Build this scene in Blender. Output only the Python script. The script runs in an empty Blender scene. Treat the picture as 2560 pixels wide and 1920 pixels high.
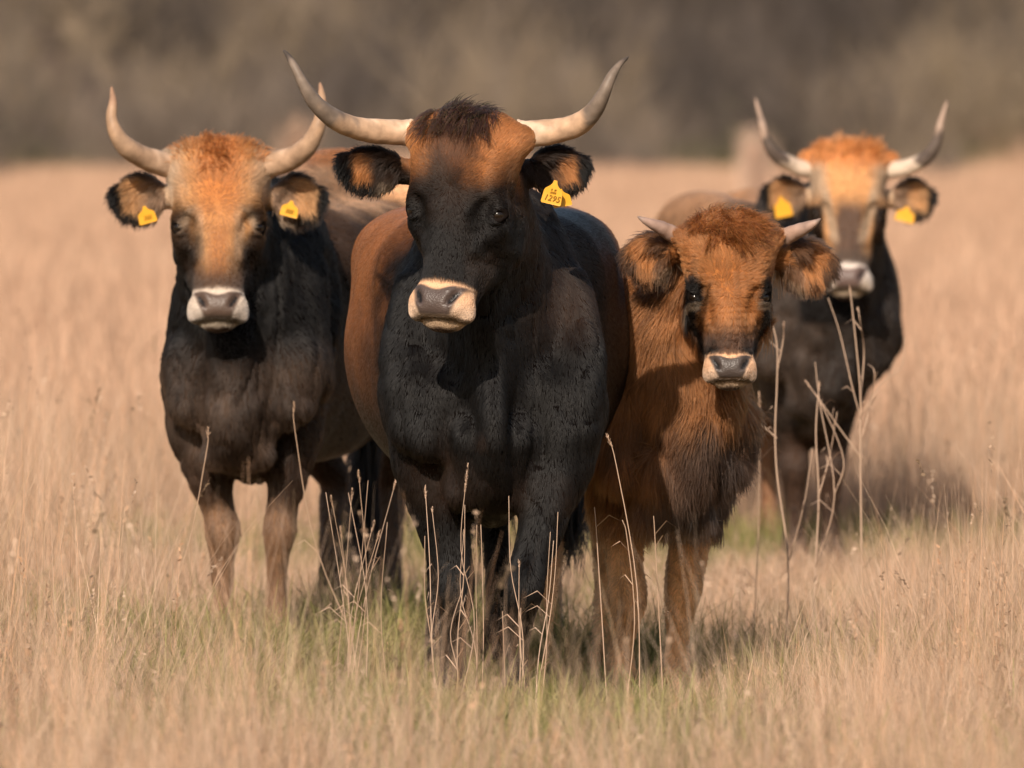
import bpy, math, random
import numpy as np
from mathutils import Matrix, Vector

rng = np.random.default_rng(7)
random.seed(7)
SC = bpy.context.scene
COL = SC.collection
PI = math.pi

# ------------------------------------------------------------------ camera, sky, sun
CAM_H = 1.574
FPX = 400.0 / 36.0 * 2560.0
cam_d = bpy.data.cameras.new('camera')
cam = bpy.data.objects.new('camera', cam_d)
COL.objects.link(cam)
cam.location = (0, 0, CAM_H)
cam.rotation_euler = (math.radians(90 - 1.329), 0, 0)
cam_d.lens = 400
cam_d.sensor_width = 36
cam_d.clip_start = 0.5
cam_d.clip_end = 3000
cam_d.dof.use_dof = True
cam_d.dof.focus_distance = 29.55
cam_d.dof.aperture_fstop = 6.0
SC.camera = cam

SUN_EL, SUN_AZ = 32.0, -14.0      # azimuth: degrees towards the left of the direction back to the camera
world = bpy.data.worlds.new('World')
SC.world = world
world.use_nodes = True
wn = world.node_tree
bg = wn.nodes['Background']
sky = wn.nodes.new('ShaderNodeTexSky')
sky.sky_type = 'NISHITA'
sky.sun_disc = False
sky.sun_elevation = math.radians(SUN_EL)
# direction to the sun in world space
_az = math.radians(SUN_AZ)
sun_dir = Vector((math.sin(_az) * math.cos(math.radians(SUN_EL)), -math.cos(_az) * math.cos(math.radians(SUN_EL)), math.sin(math.radians(SUN_EL))))
sky.sun_rotation = math.atan2(sun_dir.x, sun_dir.y)
sky.air_density = 1.2
sky.dust_density = 2.5
wn.links.new(sky.outputs[0], bg.inputs[0])
bg.inputs[1].default_value = 0.078
sun_d = bpy.data.lights.new('sun', 'SUN')
sun = bpy.data.objects.new('sun', sun_d)
COL.objects.link(sun)
sun_d.energy = 4.8
sun_d.angle = math.radians(0.55)
sun_d.color = (1.0, 0.87, 0.73)
sun.rotation_euler = sun_dir.to_track_quat('Z', 'Y').to_euler()
SC.view_settings.view_transform = 'Standard'
SC.view_settings.look = 'None'
SC.view_settings.gamma = 1
SC.view_settings.use_curve_mapping = False
SC.view_settings.exposure = 0.28
SC.render.engine = 'CYCLES'
SC.cycles.max_bounces = 6
SC.cycles.diffuse_bounces = 3
SC.cycles.glossy_bounces = 3
SC.cycles.transmission_bounces = 4
SC.cycles.transparent_max_bounces = 6
SC.cycles.use_denoising = True
try:
    SC.cycles_curves.shape = 'RIBBONS'
except Exception:
    pass


def at(px, py, y):
    """the point of the place that stands y metres away in the direction of a pixel of the photograph"""
    return np.array([(px - 1280.0) / FPX * y, y, CAM_H - (py - 300.0) / FPX * y])


def srgb(h):
    h = h.lstrip('#')
    c = np.array([int(h[i:i + 2], 16) / 255.0 for i in (0, 2, 4)])
    return np.where(c <= 0.04045, c / 12.92, ((c + 0.055) / 1.055) ** 2.4)


def sm(a, b, x):
    t = np.clip((x - a) / (b - a), 0, 1)
    return t * t * (3 - 2 * t)


def mixc(c, d, m):
    m = np.clip(m, 0, 1)[:, None]
    return c * (1 - m) + np.asarray(d) * m


def _hash(i, j, k, s):
    h = (i * 374761393 + j * 668265263 + k * 2147483647 + s * 974634777) & 0xFFFFFFFF
    h = ((h ^ (h >> 13)) * 1274126177) & 0xFFFFFFFF
    h = (h ^ (h >> 16)) & 0xFFFF
    return h / 65535.0


def vnoise(P, f, s=0):
    """value noise in -1..1"""
    Q = P * f + 137.3
    I = np.floor(Q).astype(np.int64)
    t = Q - I
    t = t * t * (3 - 2 * t)
    r = 0
    for a in (0, 1):
        for b in (0, 1):
            for c in (0, 1):
                w = (t[:, 0] if a else 1 - t[:, 0]) * (t[:, 1] if b else 1 - t[:, 1]) * (t[:, 2] if c else 1 - t[:, 2])
                r = r + w * _hash(I[:, 0] + a, I[:, 1] + b, I[:, 2] + c, s)
    return r * 2 - 1


def tag(o, label, cat, group=None):
    o['label'] = label
    o['category'] = cat
    if group:
        o['group'] = group
    return o


def empty(name, loc, rz=0.0):
    o = bpy.data.objects.new(name, None)
    COL.objects.link(o)
    o.location = loc
    o.rotation_euler = (0, 0, rz)
    o.empty_display_size = 0.2
    return o


def mesh_obj(name, V, Fc, mat, parent=None, smooth=True, colors=None, link=True, extra=None):
    me = bpy.data.meshes.new(name)
    V = np.asarray(V, dtype=np.float32)
    if isinstance(Fc, np.ndarray):
        n, k = Fc.shape
        me.vertices.add(len(V))
        me.vertices.foreach_set('co', V.ravel())
        me.loops.add(n * k)
        me.loops.foreach_set('vertex_index', Fc.astype(np.int32).ravel())
        me.polygons.add(n)
        me.polygons.foreach_set('loop_start', np.arange(n, dtype=np.int32) * k)
        me.polygons.foreach_set('loop_total', np.full(n, k, dtype=np.int32))
        me.update(calc_edges=True)
    else:
        me.from_pydata([tuple(v) for v in V], [], Fc)
    if smooth:
        me.polygons.foreach_set('use_smooth', np.ones(len(me.polygons), dtype=bool))
    if colors is not None:
        a = me.color_attributes.new('coat', 'FLOAT_COLOR', 'POINT')
        c = np.ones((len(V), 4), dtype=np.float32)
        c[:, :3] = colors
        a.data.foreach_set('color', c.ravel())
    if extra is not None:
        a = me.attributes.new('wet', 'FLOAT', 'POINT')
        a.data.foreach_set('value', np.asarray(extra, dtype=np.float32))
    me.validate()
    me.materials.append(mat)
    o = bpy.data.objects.new(name, me)
    if link:
        COL.objects.link(o)
    if parent:
        o.parent = parent
    return o


# ------------------------------------------------------------------ materials
def new_mat(name):
    m = bpy.data.materials.new(name)
    m.use_nodes = True
    return m, m.node_tree, m.node_tree.nodes['Principled BSDF']


def simple_mat(name, color, rough=0.6, spec=0.4, noise=0.0, nscale=40):
    m, nt, p = new_mat(name)
    p.inputs['Roughness'].default_value = rough
    p.inputs['Specular IOR Level'].default_value = spec
    p.inputs['Base Color'].default_value = (*color, 1)
    if noise > 0:
        n = nt.nodes.new('ShaderNodeTexNoise')
        n.inputs['Scale'].default_value = nscale
        n.inputs['Detail'].default_value = 5
        tc = nt.nodes.new('ShaderNodeTexCoord')
        nt.links.new(tc.outputs['Object'], n.inputs['Vector'])
        mx = nt.nodes.new('ShaderNodeMix')
        mx.data_type = 'RGBA'
        mx.inputs[6].default_value = (*[c * (1 - noise) for c in color], 1)
        mx.inputs[7].default_value = (*[min(1, c * (1 + noise)) for c in color], 1)
        nt.links.new(n.outputs['Fac'], mx.inputs[0])
        nt.links.new(mx.outputs[2], p.inputs['Base Color'])
        b = nt.nodes.new('ShaderNodeBump')
        b.inputs['Strength'].default_value = 0.3
        b.inputs['Distance'].default_value = 0.004
        nt.links.new(n.outputs['Fac'], b.inputs['Height'])
        nt.links.new(b.outputs[0], p.inputs['Normal'])
    return m


def hide_mat():
    m, nt, p = new_mat('hide')
    at_ = nt.nodes.new('ShaderNodeAttribute')
    at_.attribute_name = 'coat'
    w = nt.nodes.new('ShaderNodeAttribute')
    w.attribute_name = 'wet'
    nt.links.new(at_.outputs['Color'], p.inputs['Base Color'])
    mr = nt.nodes.new('ShaderNodeMapRange')
    mr.inputs['To Min'].default_value = 0.8
    mr.inputs['To Max'].default_value = 0.42
    nt.links.new(w.outputs['Fac'], mr.inputs['Value'])
    nt.links.new(mr.outputs[0], p.inputs['Roughness'])
    sp_ = nt.nodes.new('ShaderNodeMath')
    sp_.operation = 'MULTIPLY'
    sp_.inputs[1].default_value = 0.38
    nt.links.new(w.outputs['Fac'], sp_.inputs[0])
    nt.links.new(sp_.outputs[0], p.inputs['Specular IOR Level'])
    tc = nt.nodes.new('ShaderNodeTexCoord')
    v = nt.nodes.new('ShaderNodeTexVoronoi')
    v.inputs['Scale'].default_value = 230
    nt.links.new(tc.outputs['Object'], v.inputs['Vector'])
    b = nt.nodes.new('ShaderNodeBump')
    b.inputs['Strength'].default_value = 0.35
    b.inputs['Distance'].default_value = 0.0025
    nt.links.new(v.outputs['Distance'], b.inputs['Height'])
    nt.links.new(b.outputs[0], p.inputs['Normal'])
    return m


def fur_mat():
    m = bpy.data.materials.new('fur')
    m.use_nodes = True
    nt = m.node_tree
    nt.nodes.clear()
    out = nt.nodes.new('ShaderNodeOutputMaterial')
    a = nt.nodes.new('ShaderNodeAttribute')
    a.attribute_name = 'coat'
    p = nt.nodes.new('ShaderNodeBsdfHairPrincipled')
    p.model = 'CHIANG'
    p.parametrization = 'COLOR'
    p.inputs['Roughness'].default_value = 0.42
    p.inputs['Radial Roughness'].default_value = 0.55
    p.inputs['Coat'].default_value = 0.0
    p.inputs['IOR'].default_value = 1.47
    p.inputs['Random Roughness'].default_value = 0.2
    nt.links.new(a.outputs['Color'], p.inputs['Color'])
    d = nt.nodes.new('ShaderNodeBsdfPrincipled')
    d.inputs['Roughness'].default_value = 0.6
    d.inputs['Specular IOR Level'].default_value = 0.06
    nt.links.new(a.outputs['Color'], d.inputs['Base Color'])
    ms = nt.nodes.new('ShaderNodeMixShader')
    ms.inputs[0].default_value = 0.5
    nt.links.new(p.outputs[0], ms.inputs[1])
    nt.links.new(d.outputs[0], ms.inputs[2])
    nt.links.new(ms.outputs[0], out.inputs[0])
    return m


def vcol_mat(name, rough=0.4, spec=0.5, bump=0.3, scale=60):
    m, nt, p = new_mat(name)
    a = nt.nodes.new('ShaderNodeAttribute')
    a.attribute_name = 'coat'
    tc = nt.nodes.new('ShaderNodeTexCoord')
    n = nt.nodes.new('ShaderNodeTexNoise')
    n.inputs['Scale'].default_value = scale
    n.inputs['Detail'].default_value = 6
    nt.links.new(tc.outputs['Object'], n.inputs['Vector'])
    mx = nt.nodes.new('ShaderNodeMix')
    mx.data_type = 'RGBA'
    mx.blend_type = 'MULTIPLY'
    mx.inputs[0].default_value = 0.55
    nt.links.new(a.outputs['Color'], mx.inputs[6])
    cr = nt.nodes.new('ShaderNodeMapRange')
    cr.inputs['From Min'].default_value = 0.3
    cr.inputs['From Max'].default_value = 0.7
    cr.inputs['To Min'].default_value = 0.45
    cr.inputs['To Max'].default_value = 1.3
    nt.links.new(n.outputs['Fac'], cr.inputs['Value'])
    nt.links.new(cr.outputs[0], mx.inputs[7])
    nt.links.new(mx.outputs[2], p.inputs['Base Color'])
    p.inputs['Roughness'].default_value = rough
    p.inputs['Specular IOR Level'].default_value = spec
    b = nt.nodes.new('ShaderNodeBump')
    b.inputs['Strength'].default_value = bump
    b.inputs['Distance'].default_value = 0.002
    nt.links.new(n.outputs['Fac'], b.inputs['Height'])
    nt.links.new(b.outputs[0], p.inputs['Normal'])
    return m


def blade_mat(name, c1, c2, trans=0.35, vary=0.35):
    m = bpy.data.materials.new(name)
    m.use_nodes = True
    nt = m.node_tree
    nt.nodes.clear()
    out = nt.nodes.new('ShaderNodeOutputMaterial')
    oi = nt.nodes.new('ShaderNodeObjectInfo')
    at_ = nt.nodes.new('ShaderNodeAttribute')
    at_.attribute_name = 'coat'
    mx = nt.nodes.new('ShaderNodeMix')
    mx.data_type = 'RGBA'
    mx.inputs[6].default_value = (*c1, 1)
    mx.inputs[7].default_value = (*c2, 1)
    nt.links.new(oi.outputs['Random'], mx.inputs[0])
    m2 = nt.nodes.new('ShaderNodeMix')
    m2.data_type = 'RGBA'
    m2.blend_type = 'MULTIPLY'
    m2.inputs[0].default_value = 1.0
    nt.links.new(mx.outputs[2], m2.inputs[6])
    nt.links.new(at_.outputs['Color'], m2.inputs[7])
    d = nt.nodes.new('ShaderNodeBsdfPrincipled')
    d.inputs['Roughness'].default_value = 0.6
    d.inputs['Specular IOR Level'].default_value = 0.25
    t = nt.nodes.new('ShaderNodeBsdfTranslucent')
    ms = nt.nodes.new('ShaderNodeMixShader')
    ms.inputs[0].default_value = trans
    nt.links.new(m2.outputs[2], d.inputs['Base Color'])
    nt.links.new(m2.outputs[2], t.inputs['Color'])
    nt.links.new(d.outputs[0], ms.inputs[1])
    nt.links.new(t.outputs[0], ms.inputs[2])
    nt.links.new(ms.outputs[0], out.inputs[0])
    return m


HIDE = hide_mat()
FUR = fur_mat()
HORN = vcol_mat('horn_keratin', 0.52, 0.3, 1.0, 30)
EYE = simple_mat('dark_eye', (0.010, 0.006, 0.004), 0.10, 0.5)
TAG = simple_mat('yellow_plastic', (0.68, 0.33, 0.022), 0.45, 0.4)
INK = simple_mat('black_ink', (0.26, 0.13, 0.010), 0.6, 0.2)
DRY = blade_mat('dry_blades', srgb('#c6a68b'), srgb('#e6c9b0'), 0.35)
FAR = blade_mat('far_blades', srgb('#c3a288'), srgb('#d6b89d'), 0.3)
STALK = blade_mat('dry_stalk', srgb('#b59880'), srgb('#cdb09a'), 0.12)
GREEN = blade_mat('green_blades', srgb('#767a42'), srgb('#a09762'), 0.35)
TWIG = blade_mat('brown_twigs', srgb('#75695f'), srgb('#9c8c7d'), 0.05)
TWIG_DARK = blade_mat('dark_twigs', srgb('#504844'), srgb('#6b615a'), 0.05)
TWIG_PALE = blade_mat('pale_twigs', srgb('#9a8870'), srgb('#b09c84'), 0.05)


# ------------------------------------------------------------------ a smooth body field and its surface
class Field:
    def __init__(self, xs, ys, zs):
        self.ax = [np.asarray(a, dtype=np.float32) for a in (xs, ys, zs)]
        self.F = np.full((len(xs), len(ys), len(zs)), 0.5, dtype=np.float32)

    def _box(self, lo, hi):
        sl = []
        for a, l, h in zip(self.ax, lo, hi):
            i = max(0, int(np.searchsorted(a, l)) - 1)
            j = min(len(a), int(np.searchsorted(a, h)) + 1)
            if j <= i:
                return None
            sl.append(slice(i, j))
        return tuple(sl)

    def chain(self, pts, rs, rv, side=(1, 0, 0), k=0.05, M=None, o=None, n=3, cut=False):
        P = np.array(pts, dtype=float).reshape(-1, 3)
        rs = np.broadcast_to(np.array(rs, dtype=float), (len(P),)).copy()
        rv = np.broadcast_to(np.array(rv, dtype=float), (len(P),)).copy()
        side = np.array(side, dtype=float)
        if len(P) == 1:
            P = np.vstack([P, P + np.array([0, 0, 1e-4])])
            rs = np.repeat(rs, 2)
            rv = np.repeat(rv, 2)
        if len(P) > 2 and n > 1:
            A = np.column_stack([P, rs, rv])
            E = np.vstack([2 * A[0] - A[1], A, 2 * A[-1] - A[-2]])
            out = []
            for i in range(1, len(E) - 2):
                for t in np.arange(n) / n:
                    p0, p1, p2, p3 = E[i - 1], E[i], E[i + 1], E[i + 2]
                    out.append(0.5 * (2 * p1 + (p2 - p0) * t + (2 * p0 - 5 * p1 + 4 * p2 - p3) * t * t + (3 * p1 - p0 - 3 * p2 + p3) * t ** 3))
            out.append(A[-1])
            A = np.array(out)
            P, rs, rv = A[:, :3], A[:, 3], A[:, 4]
        if M is not None:
            P = P @ M.T + o
            side = M @ side
        mg = k + 0.03
        R = max(rs.max(), rv.max()) + mg
        big = self._box(P.min(0) - R, P.max(0) + R)
        if big is None:
            return
        T = np.full(self.F[big].shape, 9.0, dtype=np.float32)
        for a, b, sa, sb, va, vb in zip(P[:-1], P[1:], rs[:-1], rs[1:], rv[:-1], rv[1:]):
            r = max(sa, sb, va, vb) + mg
            bx = self._box(np.minimum(a, b) - r, np.maximum(a, b) + r)
            if bx is None:
                continue
            bx = tuple(slice(max(s.start, g.start), min(s.stop, g.stop)) for s, g in zip(bx, big))
            if any(s.stop <= s.start for s in bx):
                continue
            X = self.ax[0][bx[0]][:, None, None] - a[0]
            Y = self.ax[1][bx[1]][None, :, None] - a[1]
            Z = self.ax[2][bx[2]][None, None, :] - a[2]
            d = b - a
            L = np.linalg.norm(d) + 1e-9
            w = d / L
            s = side - w * np.dot(side, w)
            s /= np.linalg.norm(s) + 1e-9
            u = np.cross(w, s)
            w, s, u = w.astype(np.float32), s.astype(np.float32), u.astype(np.float32)
            al = X * w[0] + Y * w[1] + Z * w[2]
            t = np.clip(al / np.float32(L), 0, 1)
            qw = al - t * np.float32(L)
            qs = X * s[0] + Y * s[1] + Z * s[2]
            qu = X * u[0] + Y * u[1] + Z * u[2]
            ra = np.float32(sa) + t * np.float32(sb - sa)
            rb = np.float32(va) + t * np.float32(vb - va)
            rc = np.minimum(ra, rb)
            A1, B1, C1 = qs / ra, qu / rb, qw / rc
            k0 = np.sqrt(A1 * A1 + B1 * B1 + C1 * C1)
            k1 = np.sqrt((A1 / ra) ** 2 + (B1 / rb) ** 2 + (C1 / rc) ** 2) + 1e-4
            D = k0 * (k0 - 1) / k1
            D = np.where(k0 < 0.3, (k0 - 1) * rc, D)
            loc = tuple(slice(q.start - g.start, q.stop - g.start) for q, g in zip(bx, big))
            T[loc] = np.minimum(T[loc], D)
        F = self.F[big]
        if cut:
            T = -T
            h = np.maximum(k - np.abs(F - T), 0) / k
            self.F[big] = np.maximum(F, T) + h * h * k * 0.25
        else:
            h = np.maximum(k - np.abs(F - T), 0) / k
            self.F[big] = np.minimum(F, T) - h * h * k * 0.25

    def surface(self, smooth=2):
        F = self.F
        sh = F.shape
        cs = tuple(s - 1 for s in sh)
        nc = cs[0] * cs[1] * cs[2]
        ins = F < 0
        acc_id, acc_p, quads = [], [], []
        for axi in range(3):
            o1, o2 = [(1, 2), (2, 0), (0, 1)][axi]
            sl0 = [slice(None)] * 3
            sl1 = [slice(None)] * 3
            sl0[axi] = slice(0, -1)
            sl1[axi] = slice(1, None)
            a, b = ins[tuple(sl0)], ins[tuple(sl1)]
            idx = np.argwhere(a != b)
            ok = np.ones(len(idx), bool)
            for o_ in (o1, o2):
                ok &= (idx[:, o_] > 0) & (idx[:, o_] < sh[o_] - 1)
            idx = idx[ok]
            i1 = idx.copy()
            i1[:, axi] += 1
            f0 = F[tuple(idx.T)]
            f1 = F[tuple(i1.T)]
            t = f0 / (f0 - f1)
            p = np.stack([self.ax[q][idx[:, q]] for q in range(3)], 1).astype(float)
            p[:, axi] += t * (self.ax[axi][i1[:, axi]] - self.ax[axi][idx[:, axi]])
            q4 = []
            for d1, d2 in ((0, 0), (1, 0), (1, 1), (0, 1)):
                c = idx.copy()
                c[:, o1] -= d1
                c[:, o2] -= d2
                cid = (c[:, 0] * cs[1] + c[:, 1]) * cs[2] + c[:, 2]
                acc_id.append(cid)
                acc_p.append(p)
                q4.append(cid)
            q4 = np.stack(q4, 1)
            flip = f0 > 0
            q4[flip] = q4[flip][:, ::-1]
            quads.append(q4)
        ids = np.concatenate(acc_id)
        ps = np.concatenate(acc_p)
        u, inv = np.unique(ids, return_inverse=True)
        cnt = np.bincount(inv)
        V = np.stack([np.bincount(inv, ps[:, q]) / cnt for q in range(3)], 1)
        Q = np.concatenate(quads)
        Q = np.searchsorted(u, Q)
        E = np.concatenate([Q[:, [0, 1]], Q[:, [1, 2]], Q[:, [2, 3]], Q[:, [3, 0]]])
        n = len(V)
        deg = np.bincount(E[:, 0], minlength=n) + np.bincount(E[:, 1], minlength=n)
        for it in range(smooth * 2):
            lam = 0.5 if it % 2 == 0 else -0.42
            A = np.stack([np.bincount(E[:, 0], V[E[:, 1], q], n) + np.bincount(E[:, 1], V[E[:, 0], q], n) for q in range(3)], 1)
            V = V + lam * (A / deg[:, None] - V)
        return V, Q


def vert_normals(V, Q):
    d1 = V[Q[:, 2]] - V[Q[:, 0]]
    d2 = V[Q[:, 3]] - V[Q[:, 1]]
    fn = np.cross(d1, d2)
    N = np.zeros_like(V)
    for c in range(4):
        for q in range(3):
            N[:, q] += np.bincount(Q[:, c], fn[:, q], len(V))
    return N / (np.linalg.norm(N, axis=1, keepdims=True) + 1e-12)


def curves_obj(name, pts, rad, colr, mat, parent=None):
    """pts (n, m, 3), rad (n, m), colr (n, 3)"""
    n, m, _ = pts.shape
    hc = bpy.data.hair_curves.new(name)
    hc.add_curves([m] * n)
    hc.attributes['position'].data.foreach_set('vector', pts.astype(np.float32).ravel())
    r = hc.attributes.get('radius') or hc.attributes.new('radius', 'FLOAT', 'POINT')
    r.data.foreach_set('value', rad.astype(np.float32).ravel())
    c = hc.attributes.new('coat', 'FLOAT_COLOR', 'CURVE')
    cc = np.ones((n, 4), dtype=np.float32)
    cc[:, :3] = colr
    c.data.foreach_set('color', cc.ravel())
    hc.materials.append(mat)
    o = bpy.data.objects.new(name, hc)
    COL.objects.link(o)
    if parent:
        o.parent = parent
    return o


def rot(yaw=0, pitch=0, roll=0):
    """head turn: yaw about z, pitch about x, roll about y (degrees)"""
    return np.array(Matrix.Rotation(math.radians(yaw), 3, 'Z') @ Matrix.Rotation(math.radians(pitch), 3, 'X') @ Matrix.Rotation(math.radians(roll), 3, 'Y'))


def spline(P, n):
    P = np.array(P, dtype=float)
    E = np.vstack([2 * P[0] - P[1], P, 2 * P[-1] - P[-2]])
    out = []
    for i in range(1, len(E) - 2):
        for t in np.arange(n) / n:
            p0, p1, p2, p3 = E[i - 1], E[i], E[i + 1], E[i + 2]
            out.append(0.5 * (2 * p1 + (p2 - p0) * t + (2 * p0 - 5 * p1 + 4 * p2 - p3) * t * t + (3 * p1 - p0 - 3 * p2 + p3) * t ** 3))
    out.append(P[-1])
    return np.array(out)


def tube(P, R, seg=14, cap=True):
    P = np.asarray(P)
    n = len(P)
    V, Fc = [], []
    up = np.array([0.0, 1, 0.02])
    for i in range(n):
        d = P[min(i + 1, n - 1)] - P[max(i - 1, 0)]
        d /= np.linalg.norm(d) + 1e-9
        a = up - d * np.dot(up, d)
        a /= np.linalg.norm(a) + 1e-9
        b = np.cross(d, a)
        for j in range(seg):
            t = 2 * PI * j / seg
            V.append(P[i] + R[i] * (a * math.cos(t) + b * math.sin(t)))
    for i in range(n - 1):
        for j in range(seg):
            Fc.append((i * seg + j, i * seg + (j + 1) % seg, (i + 1) * seg + (j + 1) % seg, (i + 1) * seg + j))
    if cap:
        Fc.append(tuple(range(seg))[::-1])
        Fc.append(tuple((n - 1) * seg + j for j in range(seg)))
    return np.array(V), Fc


def axis_coords(lo, hi, f0, f1, fine, coarse):
    """coordinates from lo to hi, fine between f0 and f1"""
    a = [lo]
    while a[-1] < hi:
        x = a[-1]
        d = 0 if f0 <= x <= f1 else min(abs(x - f0), abs(x - f1))
        a.append(x + min(coarse, fine + d * 0.18))
    return np.array(a)


# ------------------------------------------------------------------ cattle
def build_cow(sp):
    O = np.array([(sp['x_px'] - 1280.0) / FPX * sp['y'], sp['y'], 0.0])
    yaw = math.radians(sp['yaw'])
    Rb = np.array(Matrix.Rotation(yaw, 3, 'Z'))
    loc = lambda p: (np.asarray(p) - O) @ Rb            # world -> body frame
    L = lambda px, py, dy: loc(at(px, py, sp['y'] + dy))
    root = empty(sp['name'], O, yaw)
    tag(root, sp['label'], sp['cat'], sp.get('group'))
    s, hs = sp.get('scale', 1.0), sp.get('head_scale', 1.0)
    calf = sp.get('calf', False)
    wf = sp.get('wide', 1.0)

    # head frame
    ho = L(*sp['poll'])
    HM = Rb.T @ rot(sp['head_yaw'], sp['head_pitch'], sp.get('head_roll', 0))
    HMs = HM * hs
    ears = []
    for e in sp['ears']:
        b, t_ = L(*e['base']), L(*e['tip'])
        a = t_ - b
        ln = np.linalg.norm(a)
        a /= ln
        front = Rb.T @ np.array(e.get('face', (0, -1, 0)), dtype=float)
        front -= a * np.dot(front, a)
        front /= np.linalg.norm(front)
        vert = np.cross(a, front)
        if vert[2] < 0:
            vert = -vert
        ears.append((b, a, front, vert, ln, e['w']))

    allp = np.array([ho] + [HMs @ np.array(p) + ho for p in ((.2, 0, -.55), (-.2, 0, -.55), (.2, -.12, .05), (-.2, .2, .05), (0, -.15, -.55))] + [e[0] + e[1] * (e[4] + .03) for e in ears])
    lo, hi = allp.min(0) - 0.04, allp.max(0) + 0.04
    fine = sp.get('fine', 0.0062)
    xs = axis_coords(-0.62, 0.62, lo[0], hi[0], fine, 0.017)
    ys = axis_coords(min(lo[1], -0.75) - 0.05, 2.15 * s, lo[1], min(hi[1], lo[1] + .42), fine, 0.019)
    zs = axis_coords(-0.03, hi[2] + 0.06, lo[2], hi[2], fine, 0.017)
    if lo[0] < -0.6 or hi[0] > 0.6:
        xs = axis_coords(lo[0] - .05, hi[0] + .05, lo[0], hi[0], fine, 0.017)
    F = Field(xs, ys, zs)

    # torso
    T = np.array(sp['torso']) * s          # rows: x, y, z, half width, half height
    F.chain(T[:, :3], T[:, 3] * wf, T[:, 4], (1, 0, 0), 0.04, n=9)
    # spine and withers, hips
    W = sp['spine']
    F.chain(np.array([w[:3] for w in W]) * s, [w[3] * s for w in W], [w[3] * s * .8 for w in W], (1, 0, 0), 0.10, n=2)
    hz = sp['hips']
    F.chain(np.array([(-hz[0], hz[1], hz[2] - .05), (-hz[0] * .6, hz[1], hz[2]), (hz[0] * .6, hz[1], hz[2]), (hz[0], hz[1], hz[2] - .05)]) * s, .065 * s, .065 * s, (0, 1, 0), 0.10, n=1)
    for sx in (-1, 1):
        lw = sp.get('loin', .23)
        F.chain(np.array([(sx * lw * .85, .45, 1.17), (sx * lw * 1.02, .9, 1.19), (sx * lw * 1.05, 1.3, 1.18), (sx * lw * .8, 1.6, 1.15)]) * s, np.array([.10, .115, .12, .11]) * s, np.array([.12, .13, .13, .12]) * s, (1, 0, 0), 0.09 * s, n=6)
    # neck
    nb = HMs @ np.array([0, .13, -.13]) + ho
    nm = HMs @ np.array([0, .20, -.16]) + ho
    wz = np.array(sp['neck_root']) * s
    mid = nm * .5 + wz * .5 + np.array([0, 0, -0.01])
    nw = sp.get('neck_w', 1.0)
    F.chain([wz + np.array([0, .12 * s, -.03]), wz, mid, nm, nb], np.array([.20, .19, .155, .125, .10]) * s * nw, np.array([.34, .30, .20, .145, .11]) * s, (1, 0, 0), 0.07, n=3)
    # dewlap from throat to brisket
    th = HMs @ np.array([0, .19, -.28]) + ho
    dl = [th] + [np.array(p[:3]) * s for p in sp['dewlap']]
    dr = [.05 * s] + [p[3] * s for p in sp['dewlap']]
    F.chain(dl, dr, np.array(dr) * 1.3, (1, 0, 0), 0.07, n=3)
    # shoulders
    for sx in (-1, 1):
        F.chain(np.array([(sx * wf * .10, .20, 1.27), (sx * wf * .185, .06, 1.05), (sx * wf * .205, -.06, .83)]) * s, np.array([.06, .085, .10]) * s * wf, np.array([.13, .15, .13]) * s, (1, 0, 0), 0.08, n=2)
        F.chain(np.array([(sx * wf * .135, -.17, .84), (sx * wf * .15, -.19, .74)]) * s, .075 * s, .07 * s, (1, 0, 0), 0.07, n=1)
        F.chain(np.array([(sx * wf * .075, -.25, .74), (sx * wf * .070, -.20, .60)]) * s, np.array([.055, .055]) * s, np.array([.05, .05]) * s, (1, 0, 0), 0.035 * s, n=1)
        F.chain(np.array([(sx * wf * .215, -.15, .88), (sx * wf * .205, -.16, .76)]) * s, np.array([.045, .045]) * s, np.array([.05, .04]) * s, (1, 0, 0), 0.05 * s, n=1)
        F.chain(np.array([(sx * wf * .125, -.31, 1.0), (sx * wf * .130, -.29, .82), (sx * wf * .125, -.25, .64)]) * s, np.array([.014, .022, .016]) * s, np.array([.03, .035, .03]) * s, (1, 0, 0), 0.05 * s, n=2, cut=True)
        F.chain(np.array([(sx * wf * .285, .08, 1.15), (sx * wf * .285, .02, .95), (sx * wf * .26, .05, .78)]) * s, np.array([.012, .018, .012]) * s, np.array([.03, .035, .03]) * s, (1, 0, 0), 0.06 * s, n=2, cut=True)
    # front legs
    for g in sp['front_legs']:
        P, ra, rb = [], [], []
        for (px, z, dy, r1, r2) in g:
            w = np.array([(px - 1280.0) / FPX * (sp['y'] + dy), sp['y'] + dy, z])
            P.append(loc(w))
            ra.append(r1)
            rb.append(r2)
        F.chain(P, ra, rb, (1, 0, 0), 0.035, n=3)
    for g in sp.get('hind_px', []):
        A = np.array([np.append(loc(np.array([(px - 1280.0) / FPX * (sp['y'] + dy), sp['y'] + dy, z])), (r1, r2)) for (px, z, dy, r1, r2) in g])
        F.chain(A[:, :3], A[:, 3], A[:, 4], (1, 0, 0), 0.05, n=3)
    for g in sp.get('hind_legs', []):
        F.chain(np.array([p[:3] for p in g]) * s, [p[3] * s for p in g], [p[4] * s for p in g], (1, 0, 0), 0.05, n=3)
    # tail
    tl = np.array(sp['tail']) * s
    F.chain(tl, .022 * s, .022 * s, (1, 0, 0), 0.03, n=3)
    for ex in sp.get('extra', []):
        F.chain(np.array(ex[0]) * s, np.array(ex[1]) * s, np.array(ex[2]) * s, (1, 0, 0), ex[3], n=2)

    # head: skull, cheeks, muzzle
    H = dict(M=HMs, o=ho)
    hc_ = (lambda v: np.array(v) * hs)
    wd = sp.get('face_w', 1.0)
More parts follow.
